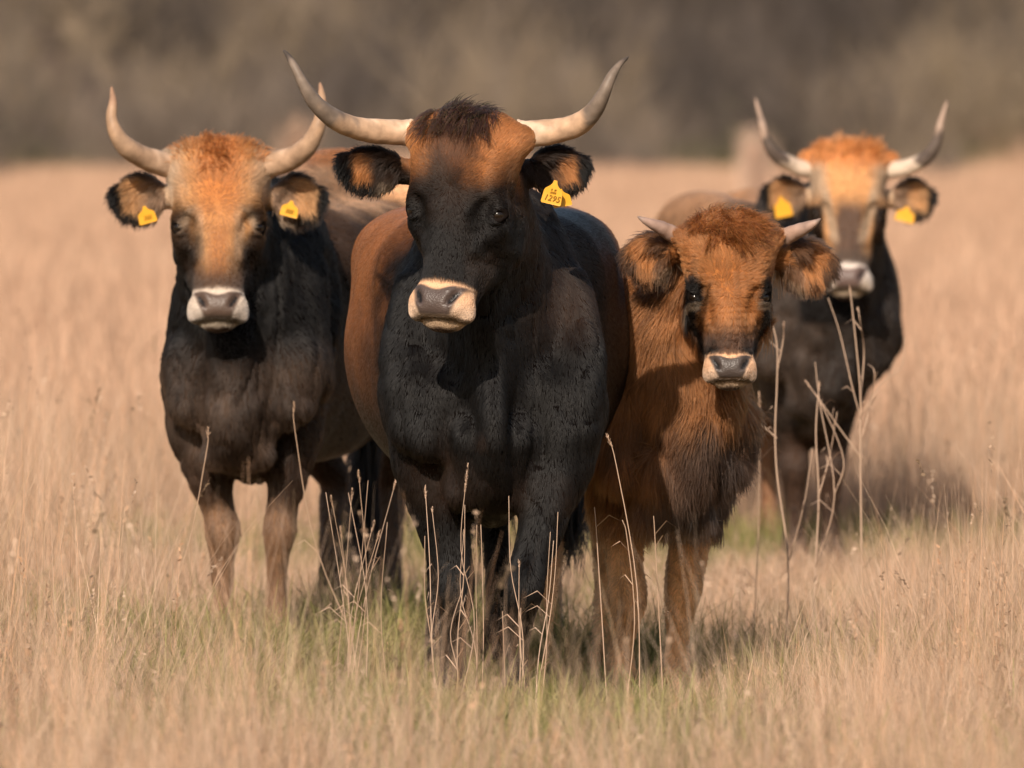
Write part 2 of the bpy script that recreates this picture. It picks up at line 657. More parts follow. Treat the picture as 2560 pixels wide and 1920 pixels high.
    F.chain([(0, .065, -.025), (0, .055, -.08), (0, .055, -.17), (0, .05, -.27), (0, .035, -.36), (0, .02, -.43), (0, .025, -.475)],
            hc_([.112, .128, .118, .088, .069, .069, .058]) * wd, hc_([.068, .088, .092, .078, .060, .052, .042]), (1, 0, 0), 0.03, n=3, **H)
    # flat forehead and nose bridge
    F.chain([(-.070 * wd, .018, -.04), (.070 * wd, .018, -.04)], hc_(.042), hc_(.05), (0, 1, 0), 0.07 * hs, n=1, **H)
    F.chain([(-.075 * wd, -.008, -.12), (.075 * wd, -.008, -.12)], hc_(.035), hc_(.07), (0, 1, 0), 0.05 * hs, n=1, **H)
    F.chain([(0, -.015, -.22), (0, -.012, -.30), (0, -.014, -.39)], hc_([.055, .040, .036]), hc_(.028), (1, 0, 0), 0.04 * hs, n=2, **H)
    F.chain([(-.05, .05, sp.get('poll_z', .005)), (.05, .05, sp.get('poll_z', .005))], hc_(.05), hc_(.042), (0, 1, 0), 0.05 * hs, n=1, **H)
    for sx in (-1, 1):
        F.chain([(sx * .08, .045, -.020), (sx * .145, .04, -.014)], hc_([.036, .029]), hc_([.034, .029]), (0, 1, 0), 0.06 * hs, n=1, **H)
        # brow and orbit
        F.chain([(sx * .088, .0, -.165), (sx * .108, .022, -.195), (sx * .108, .04, -.235)], hc_([.026, .03, .024]), hc_([.026, .03, .024]), (1, 0, 0), 0.03 * hs, n=2, **H)
        # zygomatic ridge below the eye
        F.chain([(sx * .098, .045, -.25), (sx * .070, .02, -.31)], hc_([.022, .016]), hc_([.022, .016]), (1, 0, 0), 0.03 * hs, n=1, **H)
        # cheek and jaw
        F.chain([(sx * .078 * wd, .12, -.20), (sx * .082 * wd, .14, -.27), (sx * .055 * wd, .115, -.345)], hc_([.042, .046, .032]), hc_([.075, .08, .05]), (1, 0, 0), 0.05 * hs, n=2, **H)
        F.chain([(sx * .045, .10, -.36), (sx * .032, .065, -.46)], hc_([.03, .026]), hc_([.035, .028]), (1, 0, 0), 0.04 * hs, n=1, **H)
        # nostril wings and lip corners
        F.chain([(sx * .040, -.014, -.428), (sx * .054, .0, -.450), (sx * .060, .010, -.472)], hc_([.026, .033, .030]), hc_([.028, .034, .028]), (1, 0, 0), 0.020 * hs, n=2, **H)
    F.chain([(-.03, -.028, -.455), (.03, -.028, -.455)], hc_(.030), hc_(.036), (0, 1, 0), 0.03 * hs, n=1, **H)
    F.chain([(0, .018, -.500), (0, .05, -.49)], hc_([.042, .042]), hc_([.021, .026]), (1, 0, 0), 0.012 * hs, n=1, **H)
    for sx in (-1, 1):
        F.chain([(sx * .126, .012, -.213)], hc_(.021), hc_(.021), (1, 0, 0), 0.010 * hs, n=1, cut=True, **H)
        F.chain([(sx * .032, -.060, -.463), (sx * .042, -.056, -.448), (sx * .054, -.045, -.430), (sx * .060, -.034, -.424)], hc_([.004, .009, .009, .005]), hc_([.008, .016, .014, .008]), (1, 0, 0), 0.008 * hs, n=2, cut=True, **H)
        # heavy lids over and under the eye
        F.chain([(sx * .094, .000, -.226), (sx * .106, -.004, -.206), (sx * .122, .004, -.199), (sx * .134, .024, -.209)], hc_([.008, .0105, .0105, .008]), hc_([.008, .0105, .0105, .008]), (0, 1, 0), 0.006 * hs, n=2, **H)
        F.chain([(sx * .094, .000, -.228), (sx * .108, .001, -.233), (sx * .122, .010, -.229), (sx * .134, .026, -.214)], hc_([.006, .0075, .0075, .006]), hc_([.006, .0075, .0075, .006]), (0, 1, 0), 0.006 * hs, n=2, **H)
        F.chain([(sx * .090, -.022, -.196), (sx * .080, -.030, -.235), (sx * .078, -.022, -.265)], hc_([.008, .012, .008]), hc_([.010, .012, .010]), (1, 0, 0), 0.03 * hs, n=2, cut=True, **H)
        F.chain([(sx * .098, .020, -.300), (sx * .080, .0, -.34)], hc_([.008, .006]), hc_([.016, .012]), (1, 0, 0), 0.03 * hs, n=1, cut=True, **H)
    # mouth line
    F.chain([(-.062, .02, -.502), (-.04, -.006, -.4935), (0, -.02, -.4905), (.04, -.006, -.4935), (.062, .02, -.502)], hc_(.0045), hc_(.0045), (0, 0, 1), 0.006 * hs, n=2, cut=True, **H)
    # ears
    for (b, a, fr, vt, ln, w) in ears:
        M3 = np.stack([a, fr, vt], 1)
        EP = dict(M=M3, o=b)
        F.chain([(-.05, -.02, 0), (.03, 0, 0)], [.034, .030], [.034, .034], (0, 0, 1), 0.03, n=1, **EP)
        F.chain([(.02, -.008, 0), (ln * .35, -.012, -.006), (ln * .68, -.008, -.010), (ln * .93, 0, 0)], [.030, w, w * .92, w * .36], [.020, .024, .020, .012], (0, 0, 1), 0.02, n=3, **EP)
        F.chain([(ln * .22, .020, -.002), (ln * .45, .020, -.008), (ln * .70, .018, -.009), (ln * .84, .016, -.002)], [w * .35, w * .74, w * .66, w * .28], [.018, .024, .021, .013], (0, 0, 1), 0.012, n=2, cut=True, **EP)

    V, Q = F.surface(2)
    N = vert_normals(V, Q)
    # skin folds and muscle relief of neck, chest, shoulders and legs
    Hq = (V - ho) @ HM / hs
    off = 1 - (np.abs(Hq[:, 0]) < .24) * (1 - sm(.13, .20, Hq[:, 1])) * sm(-.62, -.56, Hq[:, 2])
    for (b, a, fr, vt, ln, w) in ears:
        off *= sm(ln * 1.1, ln * 1.4, np.linalg.norm(V - b - a * ln * .5, axis=1) + ln * .3)
    q1 = vnoise(V * np.array([1, .7, .45]) / s, 11, 61)
    q2 = vnoise(V * np.array([1, .8, .35]) / s + .02 * q1[:, None], 22, 62)
    fold = 1 - np.abs(q2) * 2.4
    fold = np.clip(fold, 0, 1) ** 1.5
    am = sp.get('relief', 1.0) * off
    fr_ = sm(.45, .1, V[:, 1] / s) * sm(.40, .55, V[:, 2] / s)
    V = V + N * (am * (.009 * q1 * (.35 + .65 * fr_) - .008 * fold * fr_ + .0025 * q2 * (V[:, 2] / s < .5)))[:, None]
    N = vert_normals(V, Q)

    # -------- frames for colouring
    def frames(P):
        Hc = (P - ho) @ HM / hs
        E = []
        for (b, a, fr, vt, ln, w) in ears:
            d = P - b
            E.append(np.stack([d @ a / ln, d @ fr, d @ vt / w], 1))
        return Hc, E

    def coat(P, Nn):
        Hc, E = frames(P)
        n1, n2, n3 = vnoise(P, 9, 1), vnoise(P, 28, 2), vnoise(P, 3.2, 3)
        C = sp['coat'](P / s, Nn, n1, n2, n3)
        n1h, n2h = vnoise(P, 14, 5), vnoise(P, 45, 6)
        hx, hy, hz_ = Hc[:, 0], Hc[:, 1], Hc[:, 2]
        inhead = (1 - sm(.15, .19, hy)) * sm(-.60, -.57, hz_) * (np.abs(hx) < .21) * (hz_ < .12)
        C2 = sp['face'](hx, hy, hz_, n1h, n2h, C)
        # muzzle ring
        zr = hz_ + .006 * n1h
        ring = sm(-.392, -.412, zr + np.abs(hx) * .25 * 0) * (1 - sm(.045, .065, hy + .01 * n1h)) * sm(-.545, -.535, hz_)
        ringc = np.tile(sp['ring'][0], (len(P), 1))
        ringc = mixc(ringc, sp['ring'][1], sm(-.44, -.485, hz_) * .8)
        ringc = mixc(ringc, sp['ring'][1] * np.array([.50, .46, .38]), sm(-.490, -.494, hz_) * .8)
        ringc = mixc(ringc, DBRN * 1.5, sm(-.506, -.516, hz_ + .004 * n2h))
        C2 = mixc(C2, ringc, ring)
        # nose pad: a trapezoid with nostrils
        padw = .066 + (hz_ + .43) * .42
        pad = (1 - sm(padw - .006, padw + .006, np.abs(hx) + .002 * n2h)) * sm(-.491, -.485, hz_) * (1 - sm(-.421, -.413, hz_ + .006 * np.cos(np.clip(hx / .05, -1, 1) * PI))) * (1 - sm(.01, .03, hy - np.abs(hx) * .3))
        C2 = mixc(C2, sp['pad'] * (1 + .12 * n2h[:, None]), pad)
        # nostril interior
        for sx in (-1, 1):
            ua, ub = sx * (hx - sx * .046) * .52 + (hz_ + .444) * .85, -sx * (hx - sx * .046) * .85 + (hz_ + .444) * .52
            dn = np.sqrt((ua / .020) ** 2 + (ub / .0062) ** 2)
            C2 = mixc(C2, (.006, .005, .005), (1 - sm(.8, 1.2, dn)) * (hy < .02) * .95)
            de = np.sqrt((hx - sx * .122) ** 2 + (hy - .012) ** 2 + (hz_ + .213) ** 2)
            C2 = mixc(C2, (.012, .009, .008), (1 - sm(.021, .027, de)))
        mouth = (1 - sm(.003, .007, np.abs(hz_ + .4915 + .0 * hx + .16 * np.abs(hx) ** 1.2 * .5))) * (hy < .03)
        C2 = mixc(C2, (.02, .015, .012), mouth * .7)
        C = mixc(C, C2, inhead)
        wet = pad * inhead
        earm = np.zeros(len(P))
        for i, e in enumerate(E):
            inn = (e[:, 0] > .08) & (e[:, 0] < 1.12) & (np.abs(e[:, 2]) < 1.25) & (np.abs(e[:, 1]) < .045)
            rim = np.maximum(np.abs(e[:, 2]) + .12 * n2, (e[:, 0] - .42) / .52 + .10 * n1)
            frontm = sm(-.014, -.004, e[:, 1])
            ec = sp['ear'](e[:, 0], e[:, 2], rim, frontm, n1h, n2h)
            C = np.where(inn[:, None], ec, C)
            earm = np.where(inn, 1, earm)
            inhead = np.where(inn, 0, inhead)
        return np.clip(C, 0.003, 1), wet, inhead, earm, Hc, E

    C, wet, *_ = coat(V, N)
    skin = V - N * (sp.get('skin_in', .0022) * (1 - np.clip(wet, 0, 1)) * np.where(V[:, 2] < .06, 0, 1))[:, None]     # the skin lies just under the coat
    body = mesh_obj('body', skin, Q, HIDE, root, True, C, extra=wet)

    # -------- coat of hair
    tri = np.concatenate([Q[:, [0, 1, 2]], Q[:, [0, 2, 3]]])
    a_, b_, c_ = V[tri[:, 0]], V[tri[:, 1]], V[tri[:, 2]]
    cr = np.cross(b_ - a_, c_ - a_)
    area = np.linalg.norm(cr, axis=1) / 2
    cen = (a_ + b_ + c_) / 3
    tn = cr / (np.linalg.norm(cr, axis=1, keepdims=True) + 1e-12)
    camdir = loc(np.array([0, 0, CAM_H])) - cen
    camdir /= np.linalg.norm(camdir, axis=1, keepdims=True)
    facing = np.sum(tn * camdir, 1)
    Hc, E = frames(cen)
    headm = (np.abs(Hc[:, 0]) < .22) & (Hc[:, 2] > -.6) & (Hc[:, 2] < .12) & (Hc[:, 1] < .2)
    dens = sm(-.35, -.05, facing) * (cen[:, 2] > .06) * np.where(headm, 2.0, 1.0) * np.where(cen[:, 1] > 1.0 * s, .5, 1)
    for e in E:
        inn = (e[:, 0] > .02) & (e[:, 0] < 1.15) & (np.abs(e[:, 2]) < 1.3) & (np.abs(e[:, 1]) < .05)
        dens = np.where(inn, 2.6, dens)
    wgt = area * dens
    n = sp['hairs']
    pick = rng.choice(len(tri), n, p=wgt / wgt.sum())
    u, v = rng.random(n), rng.random(n)
    fl = u + v > 1
    u[fl], v[fl] = 1 - u[fl], 1 - v[fl]
    t3 = tri[pick]
    P = V[t3[:, 0]] * (1 - u - v)[:, None] + V[t3[:, 1]] * u[:, None] + V[t3[:, 2]] * v[:, None]
    Nn = N[t3[:, 0]] * (1 - u - v)[:, None] + N[t3[:, 1]] * u[:, None] + N[t3[:, 2]] * v[:, None]
    Nn /= np.linalg.norm(Nn, axis=1, keepdims=True) + 1e-9
    Cr, wet, inhead, earm, Hc, E = coat(P, Nn)
    hx, hy, hz_ = Hc[:, 0], Hc[:, 1], Hc[:, 2]
    bare = (wet > .3)
    for sx in (-1, 1):
        bare |= (np.sqrt((hx - sx * .122) ** 2 + (hy - .012) ** 2 + (hz_ + .213) ** 2) < .024)
    keep = ~bare
    P, Nn, Cr, inhead, earm, Hc = P[keep], Nn[keep], Cr[keep], inhead[keep], earm[keep], Hc[keep]
    E = [e[keep] for e in E]
    hx, hy, hz_ = Hc[:, 0], Hc[:, 1], Hc[:, 2]
    n = len(P)
    # comb directions
    D = np.tile(np.array([0, .45, -1.0]), (n, 1))
    flank = sm(.1, .5, P[:, 1])
    D[:, 1] += flank * .9
    wh = np.array([0, 0, -.16 if not calf else -.20])
    dh = np.stack([hx * 1.0, hy * 0 + .02, hz_ - wh[2]], 1)
    dh[:, 2] = np.where(hz_ > -.33, dh[:, 2], -1)
    dh[:, 0] = np.where(hz_ > -.33, dh[:, 0], hx * 1.5)
    dh /= np.linalg.norm(dh, axis=1, keepdims=True) + 1e-6
    D = np.where(inhead[:, None] > .5, dh @ HM.T, D)
    for e, (b, a, fr, vt, ln, w) in zip(E, ears):
        inn = (earm > .5) & (e[:, 0] > 0) & (e[:, 0] < 1.2) & (np.abs(e[:, 1]) < .06) & (np.abs(e[:, 2]) < 1.4)
        de = a[None] * (.35 + 0 * e[:, :1]) + vt[None] * (e[:, 2:3] * .8 - .55) + fr[None] * .25
        D = np.where(inn[:, None], de, D)
    wob = np.stack([vnoise(P, 11, 11), vnoise(P, 11, 12), vnoise(P, 11, 13)], 1)
    wob2 = np.stack([vnoise(P, 38, 14), vnoise(P, 38, 15), vnoise(P, 38, 16)], 1)
    D = D / (np.linalg.norm(D, axis=1, keepdims=True) + 1e-6)
    D = D + wob * sp['wob'] + wob2 * sp['wob'] * sp.get('fine_wob', .3) + rng.normal(0, 1, (n, 3)) * np.where(inhead + earm > .5, .13, sp.get('stray', .06))[:, None]
    D -= Nn * np.sum(D * Nn, 1, keepdims=True)
    D /= np.linalg.norm(D, axis=1, keepdims=True) + 1e-6
    ln_ = sp['hair_len'](P / s, Hc, inhead, earm) * rng.uniform(.6, 1.25, n)
    earfr = np.zeros(n)
    for e in E:
        earfr = np.maximum(earfr, (earm > .5) * sm(0, 1, .5 + e[:, 1] * 30))
    lift = np.where(earm > .5, .55, np.where(inhead > .5, .22, sp.get('lay', .13))) * (1 + .3 * rng.normal(0, 1, n))
    lift = np.clip(lift, .05, 1.2) * sp.get('lift', 1.0)
    m = 4
    tt = np.linspace(0, 1, m)
    pts = np.zeros((n, m, 3))
    G = np.array([0, 0, -1.0])
    cell = sp['clump_cell']
    cid = (np.floor(P / cell + .5 * wob2) + .5) * cell
    tip_shift = (cid - P)
    tip_shift -= Nn * np.sum(tip_shift * Nn, 1, keepdims=True)
    tl_ = np.linalg.norm(tip_shift, axis=1, keepdims=True)
    tip_shift *= np.minimum(1, ln_[:, None] * .5 / (tl_ + 1e-6))
    for i, t in enumerate(tt):
        pts[:, i] = P - Nn * .001 + ln_[:, None] * (D * t + Nn * (lift[:, None] * (t - .45 * t * t)) + G * (.25 * t * t) * (ln_[:, None] > .03)) + tip_shift * (t ** 1.5) * sp['clump']
    r0 = sp['hair_r'] * rng.uniform(.7, 1.3, n) * np.where(inhead > .5, .75, 1) * np.where(earm > .5, .8, 1)
    rad = r0[:, None] * np.array([1, .9, .65, .2])[None]
    st_ = vnoise(P * np.array([1, .45, .28]), sp.get('streak', 95), 31)
    jit = rng.normal(1, .18, n) + .14 * vnoise(cid, 60, 30) + sp.get('streak_amt', .28) * st_ * np.where(inhead > .5, .6, 1) + .16 * vnoise(P * np.array([1, .5, .4]), 24, 32)
    Cr = np.clip(Cr * jit[:, None], .002, 1)
    curves_obj('coat_hair', pts, rad, Cr, FUR, root)

    # forelock and other long tufts
    for tf in sp.get('tufts', []):
        k = tf['n']
        c0 = np.array(tf['c'])
        # roots on the skull, found from the surface near the tuft's centre
        cand = np.where(((np.abs(((V - ho) @ HM / hs) - c0)) < np.array(tf['r'])).all(1))[0]
        if len(cand) == 0:
            continue
        rt = cand[rng.integers(0, len(cand), k)]
        Pt = V[rt] + rng.normal(0, .003, (k, 3))
        hl = ((Pt - ho) @ HM / hs)
        lock = np.stack([vnoise(hl, 32, 40), vnoise(hl, 32, 41), vnoise(hl, 32, 42)], 1)
        Ln = tf['len'] * rng.uniform(.45, 1.1, k) * (1 + .35 * lock[:, 0])
        D0 = np.array(tf['dir'])[None] + lock * tf['mess'] + rng.normal(0, .18, (k, 3)) + np.stack([hl[:, 0] * tf.get('fan', 3), 0 * hl[:, 0], 0 * hl[:, 0]], 1)
        D0 /= np.linalg.norm(D0, axis=1, keepdims=True)
        D0 = D0 @ HM.T
        Gd = np.array(tf['fall']) @ HM.T
        mm = 6
        q = np.linspace(0, 1, mm)
        pp = np.zeros((k, mm, 3))
        curl = np.stack([lock[:, 1], lock[:, 2], lock[:, 0]], 1) * .5
        for i, t in enumerate(q):
            pp[:, i] = Pt + Ln[:, None] * (D0 * t + Gd[None] * t * t + curl * (t ** 2) * tf['mess'])
        rr = tf.get('rad', .0010) * rng.uniform(.7, 1.2, k)[:, None] * np.array([1, 1, .9, .75, .5, .15])[None]
        cc = tf['col'][None] * rng.normal(1, .34, (k, 1)) + rng.normal(0, .004, (k, 3))
        curves_obj('forelock', pp, rr, np.clip(cc, .003, 1), FUR, root)
    # tail switch
    if sp.get('switch'):
        k, LL = sp['switch']
        tp = tl[-1]
        Pt = tp + rng.normal(0, 1, (k, 3)) * np.array([.022, .022, .05]) * s
        D0 = np.stack([rng.normal(0, .13, k), rng.normal(0, .13, k), -np.ones(k)], 1)
        q = np.linspace(0, 1, 6)
        pp = np.zeros((k, 6, 3))
        Ln = LL * rng.uniform(.5, 1.1, k)
        ph = rng.random(k) * 6.28
        for i, t in enumerate(q):
            pp[:, i] = Pt + Ln[:, None] * D0 * t + np.stack([np.sin(t * 7 + ph), np.cos(t * 6 + ph), 0 * ph], 1) * .012 * t
        curves_obj('tail_switch', pp, np.full((k, 1), .0012) * np.array([1, 1, 1, .8, .6, .2])[None], np.tile(np.array([.008, .007, .007]), (k, 1)) * rng.uniform(.6, 1.6, (k, 1)), FUR, root)

    # eyes
    for sx in (-1, 1):
        c = HMs @ np.array([sx * .1125, .019, -.214]) + ho
        v_, f_ = [], []
        nu, nv = 16, 10
        r = .0195 * hs
        for i in range(nv + 1):
            for j in range(nu):
                th_, ph = PI * i / nv, 2 * PI * j / nu
                v_.append(c + r * np.array([math.sin(th_) * math.cos(ph), math.sin(th_) * math.sin(ph), math.cos(th_)]))
        for i in range(nv):
            for j in range(nu):
                f_.append((i * nu + j, (i + 1) * nu + j, (i + 1) * nu + (j + 1) % nu, i * nu + (j + 1) % nu))
        mesh_obj('eye', v_, f_, EYE, root)
    # horns
    for h in sp['horns']:
        P4 = np.array([np.append(L(p[0], p[1], p[2]), p[3]) for p in h['path']])
        S = spline(P4, 7)
        m_ = len(S)
        tq = np.linspace(0, 1, m_)
        rad = S[:, 3] * (1 + .018 * np.sin(tq * 95) * (1 - tq) + .02 * np.sin(tq * 33 + 1))
        rad[-1] = .0012
        seg = 20
        Vh, Fh = tube(S[:, :3], rad, seg)
        tv = np.repeat(tq, seg)
        nz = vnoise(Vh, 22, 50) * .10 + vnoise(Vh, 60, 51) * .06
        ch = np.tile(h['cols'][0], (len(Vh), 1))
        st = h['stops']
        for q_ in range(1, len(h['cols'])):
            ch = mixc(ch, h['cols'][q_], sm(st[q_ - 1][0], st[q_ - 1][1], tv + nz))
        mesh_obj('horn', Vh, Fh, HORN, root, True, ch)
    # ear tags
    for tg in sp.get('tags', []):
        c = L(*tg['c'])
        w, h_ = tg['w'], tg['h']
        # flag shaped plate with a narrow neck
        out = [(-.5, -.46), (-.45, -.52), (.45, -.52), (.5, -.46), (.46, .0), (.42, .10), (.20, .26), (.12, .36), (.08, .50), (-.08, .50), (-.12, .36), (-.20, .26), (-.42, .10), (-.46, .0)]
        Mt = Rb.T @ rot(tg.get('yaw', 0), tg.get('pitch', 0), tg.get('roll', 0))
        vs, d = [], .0016
        for yy in (-d, d):
            for (x, z) in out:
                vs.append(Mt @ np.array([x * w, yy + .004 * (x * x) * 2, z * h_]) + c)
        k = len(out)
        fs = [tuple(range(k)), tuple(range(2 * k - 1, k - 1, -1))] + [(i, (i + 1) % k, k + (i + 1) % k, k + i)[::-1] for i in range(k)]
        tgo = mesh_obj('ear_tag', vs, fs, TAG, root, False)
        if tg.get('text'):
            for (txt, size, dz) in tg['text']:
                cu = bpy.data.curves.new('lettering', 'FONT')
                cu.body = txt
                cu.size = size
                cu.align_x = 'CENTER'
                cu.align_y = 'CENTER'
                cu.extrude = .0004
                cu.shear = .25
                cu.resolution_u = 2
                cu.materials.append(INK)
                tmp = bpy.data.objects.new('lettering_outline', cu)
                COL.objects.link(tmp)
                lm = bpy.data.meshes.new_from_object(tmp.evaluated_get(bpy.context.evaluated_depsgraph_get()))
                bpy.data.objects.remove(tmp)
                to = bpy.data.objects.new('lettering', lm)
                COL.objects.link(to)
                to.parent = tgo
                pos = Mt @ np.array([0, -d - .0012, dz * h_]) + c
                Mx = Matrix((Mt @ np.array(Matrix.Rotation(math.radians(90), 3, 'X'))).tolist()).to_4x4()
                to.matrix_local = Matrix.Translation(Vector(pos)) @ Mx
    return root


BLACK = np.array([.0042, .0034, .0032])
DBRN = np.array([.025, .0145, .010])
BROWN = np.array([.23, .085, .028])
ORANGE = np.array([.44, .172, .056])
GOLD = np.array([.55, .285, .125])
CREAM = np.array([.62, .44, .30])
WHITE = np.array([.72, .64, .55])
GREYB = np.array([.085, .060, .047])


def hind(x1, x2, y=1.45, spread=.2, foot=.17):
    out = []
    for sx, dx in ((-1, x1), (1, x2)):
        out.append([(sx * spread, y, 1.02, .12, .24), (sx * (spread + .01) + dx * .2, y - .06, .82, .105, .18), (sx * spread + dx * .5, y + .05, .64, .072, .10),
                    (sx * foot + dx, y + .19, .49, .046, .062), (sx * foot + dx, y + .17, .40, .036, .046), (sx * foot + dx, y + .14, .24, .030, .034),
                    (sx * foot + dx, y + .13, .13, .038, .044), (sx * foot + dx, y + .10, .05, .044, .05), (sx * foot + dx, y + .08, .015, .05, .06)])
    return out


# ---- the big black cow in front
def bull_coat(P, N, n1, n2, n3):
    C = np.tile(BLACK, (len(P), 1)) * (1 + .15 * n1[:, None])
    x, y, z = P[:, 0], P[:, 1], P[:, 2]
    C = mixc(C, DBRN * .9, sm(-.1, .5, n3) * .5)
    br = sm(.18, .62, y + .10 * n1 + .04 * n2) * sm(.05, -.05, x)
    flank = mixc(np.tile(DBRN, (len(P), 1)), BROWN, sm(.66, 1.08, z + .10 * n3 + .04 * n1))
    flank = mixc(flank, BROWN * 1.25, sm(.95, 1.3, z + .06 * n3))
    C = mixc(C, flank, br)
    br2 = sm(.75, 1.15, y + .08 * n1) * sm(-.05, .05, x) * sm(1.05, 1.17, z + .05 * n3)
    C = mixc(C, BROWN * .9, br2)
    C = mixc(C, DBRN * 1.1, sm(.2, .8, n1 + n3) * .5 * (y < .3))
    C = mixc(C, BLACK, sm(.62, .50, z))
    return C


def bull_face(hx, hy, hz, n1, n2, C0):
    C = np.tile(BLACK * 1.5, (len(hx), 1))
    ax = np.abs(hx)
    C = mixc(C, DBRN * .8, sm(-.1, .5, n1) * .5)
    C = mixc(C, BLACK * .8, sm(.08, .12, hy) * .8)
    C = mixc(C, DBRN, sm(-.23, -.10, hz + .03 * n1) * .8)
    C = mixc(C, np.array([.16, .065, .030]), sm(-.135, -.03, hz + .035 * n1 + .005 * n2) * (.62 + .12 * n2))
    C = mixc(C, ORANGE * .85, sm(-.16, -.065, hz + .02 * n1 + .006 * n2 - .25 * (ax - .1)) * sm(.030, .105, ax + .006 * n2 + .02 * n1) * .92)
    C = mixc(C, DBRN * 1.3, sm(-.03, .02, hz + .02 * n1 + .01 * n2) * sm(.085, .045, ax + .02 * n1) * .8)
    return C


def ear_dark(a, v, rim, fr, n1, n2):
    C = np.tile(ORANGE * .85, (len(a), 1))
    C = mixc(C, DBRN * .8, sm(.62, .35, a + .10 * n2))
    C = mixc(C, BLACK, sm(.50, .74, rim))
    C = mixc(C, DBRN * .7, sm(.1, .6, v + .1 * n2) * .8)
    C = mixc(C, CREAM * .5, sm(.45, .2, a) * sm(-.3, -.8, v) * .8)
    C = mixc(C, DBRN, 1 - fr)
    return C


def bull_len(P, H, inh, ear):
    l = np.full(len(P), .020)
    l = np.where(inh > .5, .010, l)
    l = np.where((inh > .5) & (H[:, 2] > -.10), .016, l)
    l = np.where((inh > .5) & (H[:, 2] < -.40), .0045, l)
    l = np.where(ear > .5, .026, l)
    return l


HP = [srgb('#d9bda3'), srgb('#bd9c80'), srgb('#75675c'), srgb('#4e453f')]
big = dict(name='cow', cat='cow', label='big black-faced horned cow with brown flank, nearest, wearing yellow tag 1295',
           x_px=1229, y=30.0, yaw=.7, relief=.6, poll=(1160, 320, -.46), head_yaw=-21, head_pitch=-12, head_roll=3, head_scale=1.03, face_w=1.06,
           torso=[(0, -.16, .92, .11, .19), (0, -.04, .95, .175, .29), (0, .18, .98, .245, .37), (0, .5, .97, .325, .40), (0, .85, .955, .385, .41), (0, 1.2, .96, .378, .40), (0, 1.5, 1.03, .33, .33), (0, 1.75, 1.08, .24, .25), (0, 1.86, 1.10, .15, .18)],
           spine=[(0, .15, 1.30, .09), (0, .6, 1.33, .07), (0, 1.2, 1.33, .08), (0, 1.7, 1.30, .07)], hips=(.27, 1.38, 1.26), loin=.225,
           neck_root=(0, .02, 1.12), neck_w=.96, extra=[([(-.20, .02, 1.12), (-.222, -.10, .94), (-.205, -.15, .77)], (.06, .072, .07), (.08, .07, .065), .03), ([(.205, .02, 1.12), (.228, -.12, .94), (.208, -.18, .77)], (.06, .072, .07), (.08, .07, .065), .03), ([(0, -.24, 1.0), (0, -.31, .86), (.003, -.33, .74), (.006, -.27, .62)], (.022, .033, .036, .03), (.04, .045, .05, .045), .025), ([(.09, -.20, .74), (.10, -.20, .62)], (.05, .045), (.05, .045), .02), ([(-.09, -.16, .70), (-.08, -.15, .58)], (.05, .04), (.05, .045), .02)],
           dewlap=[(-.01, -.27, .98, .05), (.0, -.27, .80, .045), (.0, -.26, .66, .05), (.0, -.16, .60, .062), (0, .05, .60, .08)],
           front_legs=[[(1058, .80, -.02, .095, .12), (1062, .68, -.04, .094, .11), (1098, .54, -.03, .078, .09), (1126, .42, -.05, .057, .062), (1136, .335, -.08, .052, .055), (1136, .27, -.06, .039, .042), (1134, .19, -.04, .031, .035), (1132, .11, -.04, .038, .043), (1130, .02, -.06, .052, .06)],
                       [(1420, .80, -.10, .095, .12), (1406, .68, -.14, .088, .11), (1362, .54, -.20, .070, .085), (1326, .42, -.26, .050, .058), (1310, .350, -.31, .052, .055), (1300, .28, -.29, .039, .042), (1292, .19, -.27, .031, .035), (1286, .11, -.27, .038, .043), (1282, .02, -.30, .050, .058)]],
           hind_legs=hind(.04, -.14), tail=[(0, 1.86, 1.28), (0, 1.95, 1.1), (0, 1.93, .7)],
           coat=bull_coat, face=bull_face, ear=ear_dark, ring=(srgb('#cfa583'), srgb('#d6bda8')), pad=srgb('#584a45') * .75, hair_len=bull_len,
           hairs=400000, hair_r=.00115, lay=.085, skin_in=.0009, wob=.07, clump=0, clump_cell=.03, fine_wob=.3, streak_amt=.12,
           ears=[dict(base=(1012, 428, -.36), tip=(846, 402, -.40), w=.052, face=(-.1, -1, .1)), dict(base=(1318, 430, -.30), tip=(1468, 406, -.28), w=.058, face=(.1, -1, 0))],
           horns=[dict(path=[(1030, 332, -.36, .036), (1000, 331, -.37, .034), (915, 325, -.42, .031), (850, 305, -.48, .027), (797, 266, -.53, .022), (764, 220, -.55, .016), (741, 175, -.55, .0115), (722, 142, -.53, .0075), (709, 126, -.51, .003)], cols=HP, stops=[(.1, .25), (.34, .48), (.72, .9)]),
                  dict(path=[(1292, 335, -.33, .038), (1320, 335, -.33, .0355), (1385, 328, -.33, .033), (1441, 313, -.36, .030), (1481, 281, -.40, .025), (1508, 236, -.43, .018), (1527, 194, -.43, .0135), (1549, 161, -.41, .008), (1571, 142, -.39, .003)], cols=HP, stops=[(.1, .25), (.40, .54), (.75, .95)])],
           tufts=[dict(n=1300, c=(-.015, .02, .02), r=(.095, .06, .05), len=.060, dir=(0, -.95, .22), fall=(0, .05, -1.0), mess=1.0, fan=5, col=np.array([.06, .032, .020]), rad=.0008),
                  dict(n=420, c=(-.015, .03, .05), r=(.055, .06, .04), len=.05, dir=(0.2, -.4, .7), fall=(.4, -.1, -.4), mess=.9, fan=6, col=DBRN * 1.1, rad=.0008)],
           switch=(900, .30),
           tags=[dict(c=(1383, 480, -.355), w=.054, h=.062, roll=13, yaw=-8, text=[('1295', .022, -.27), ('IIIIIIII', .008, -.03), ('II  III', .008, .09)]),
                 dict(c=(1404, 494, -.325), w=.050, h=.046, roll=-10, yaw=10)])


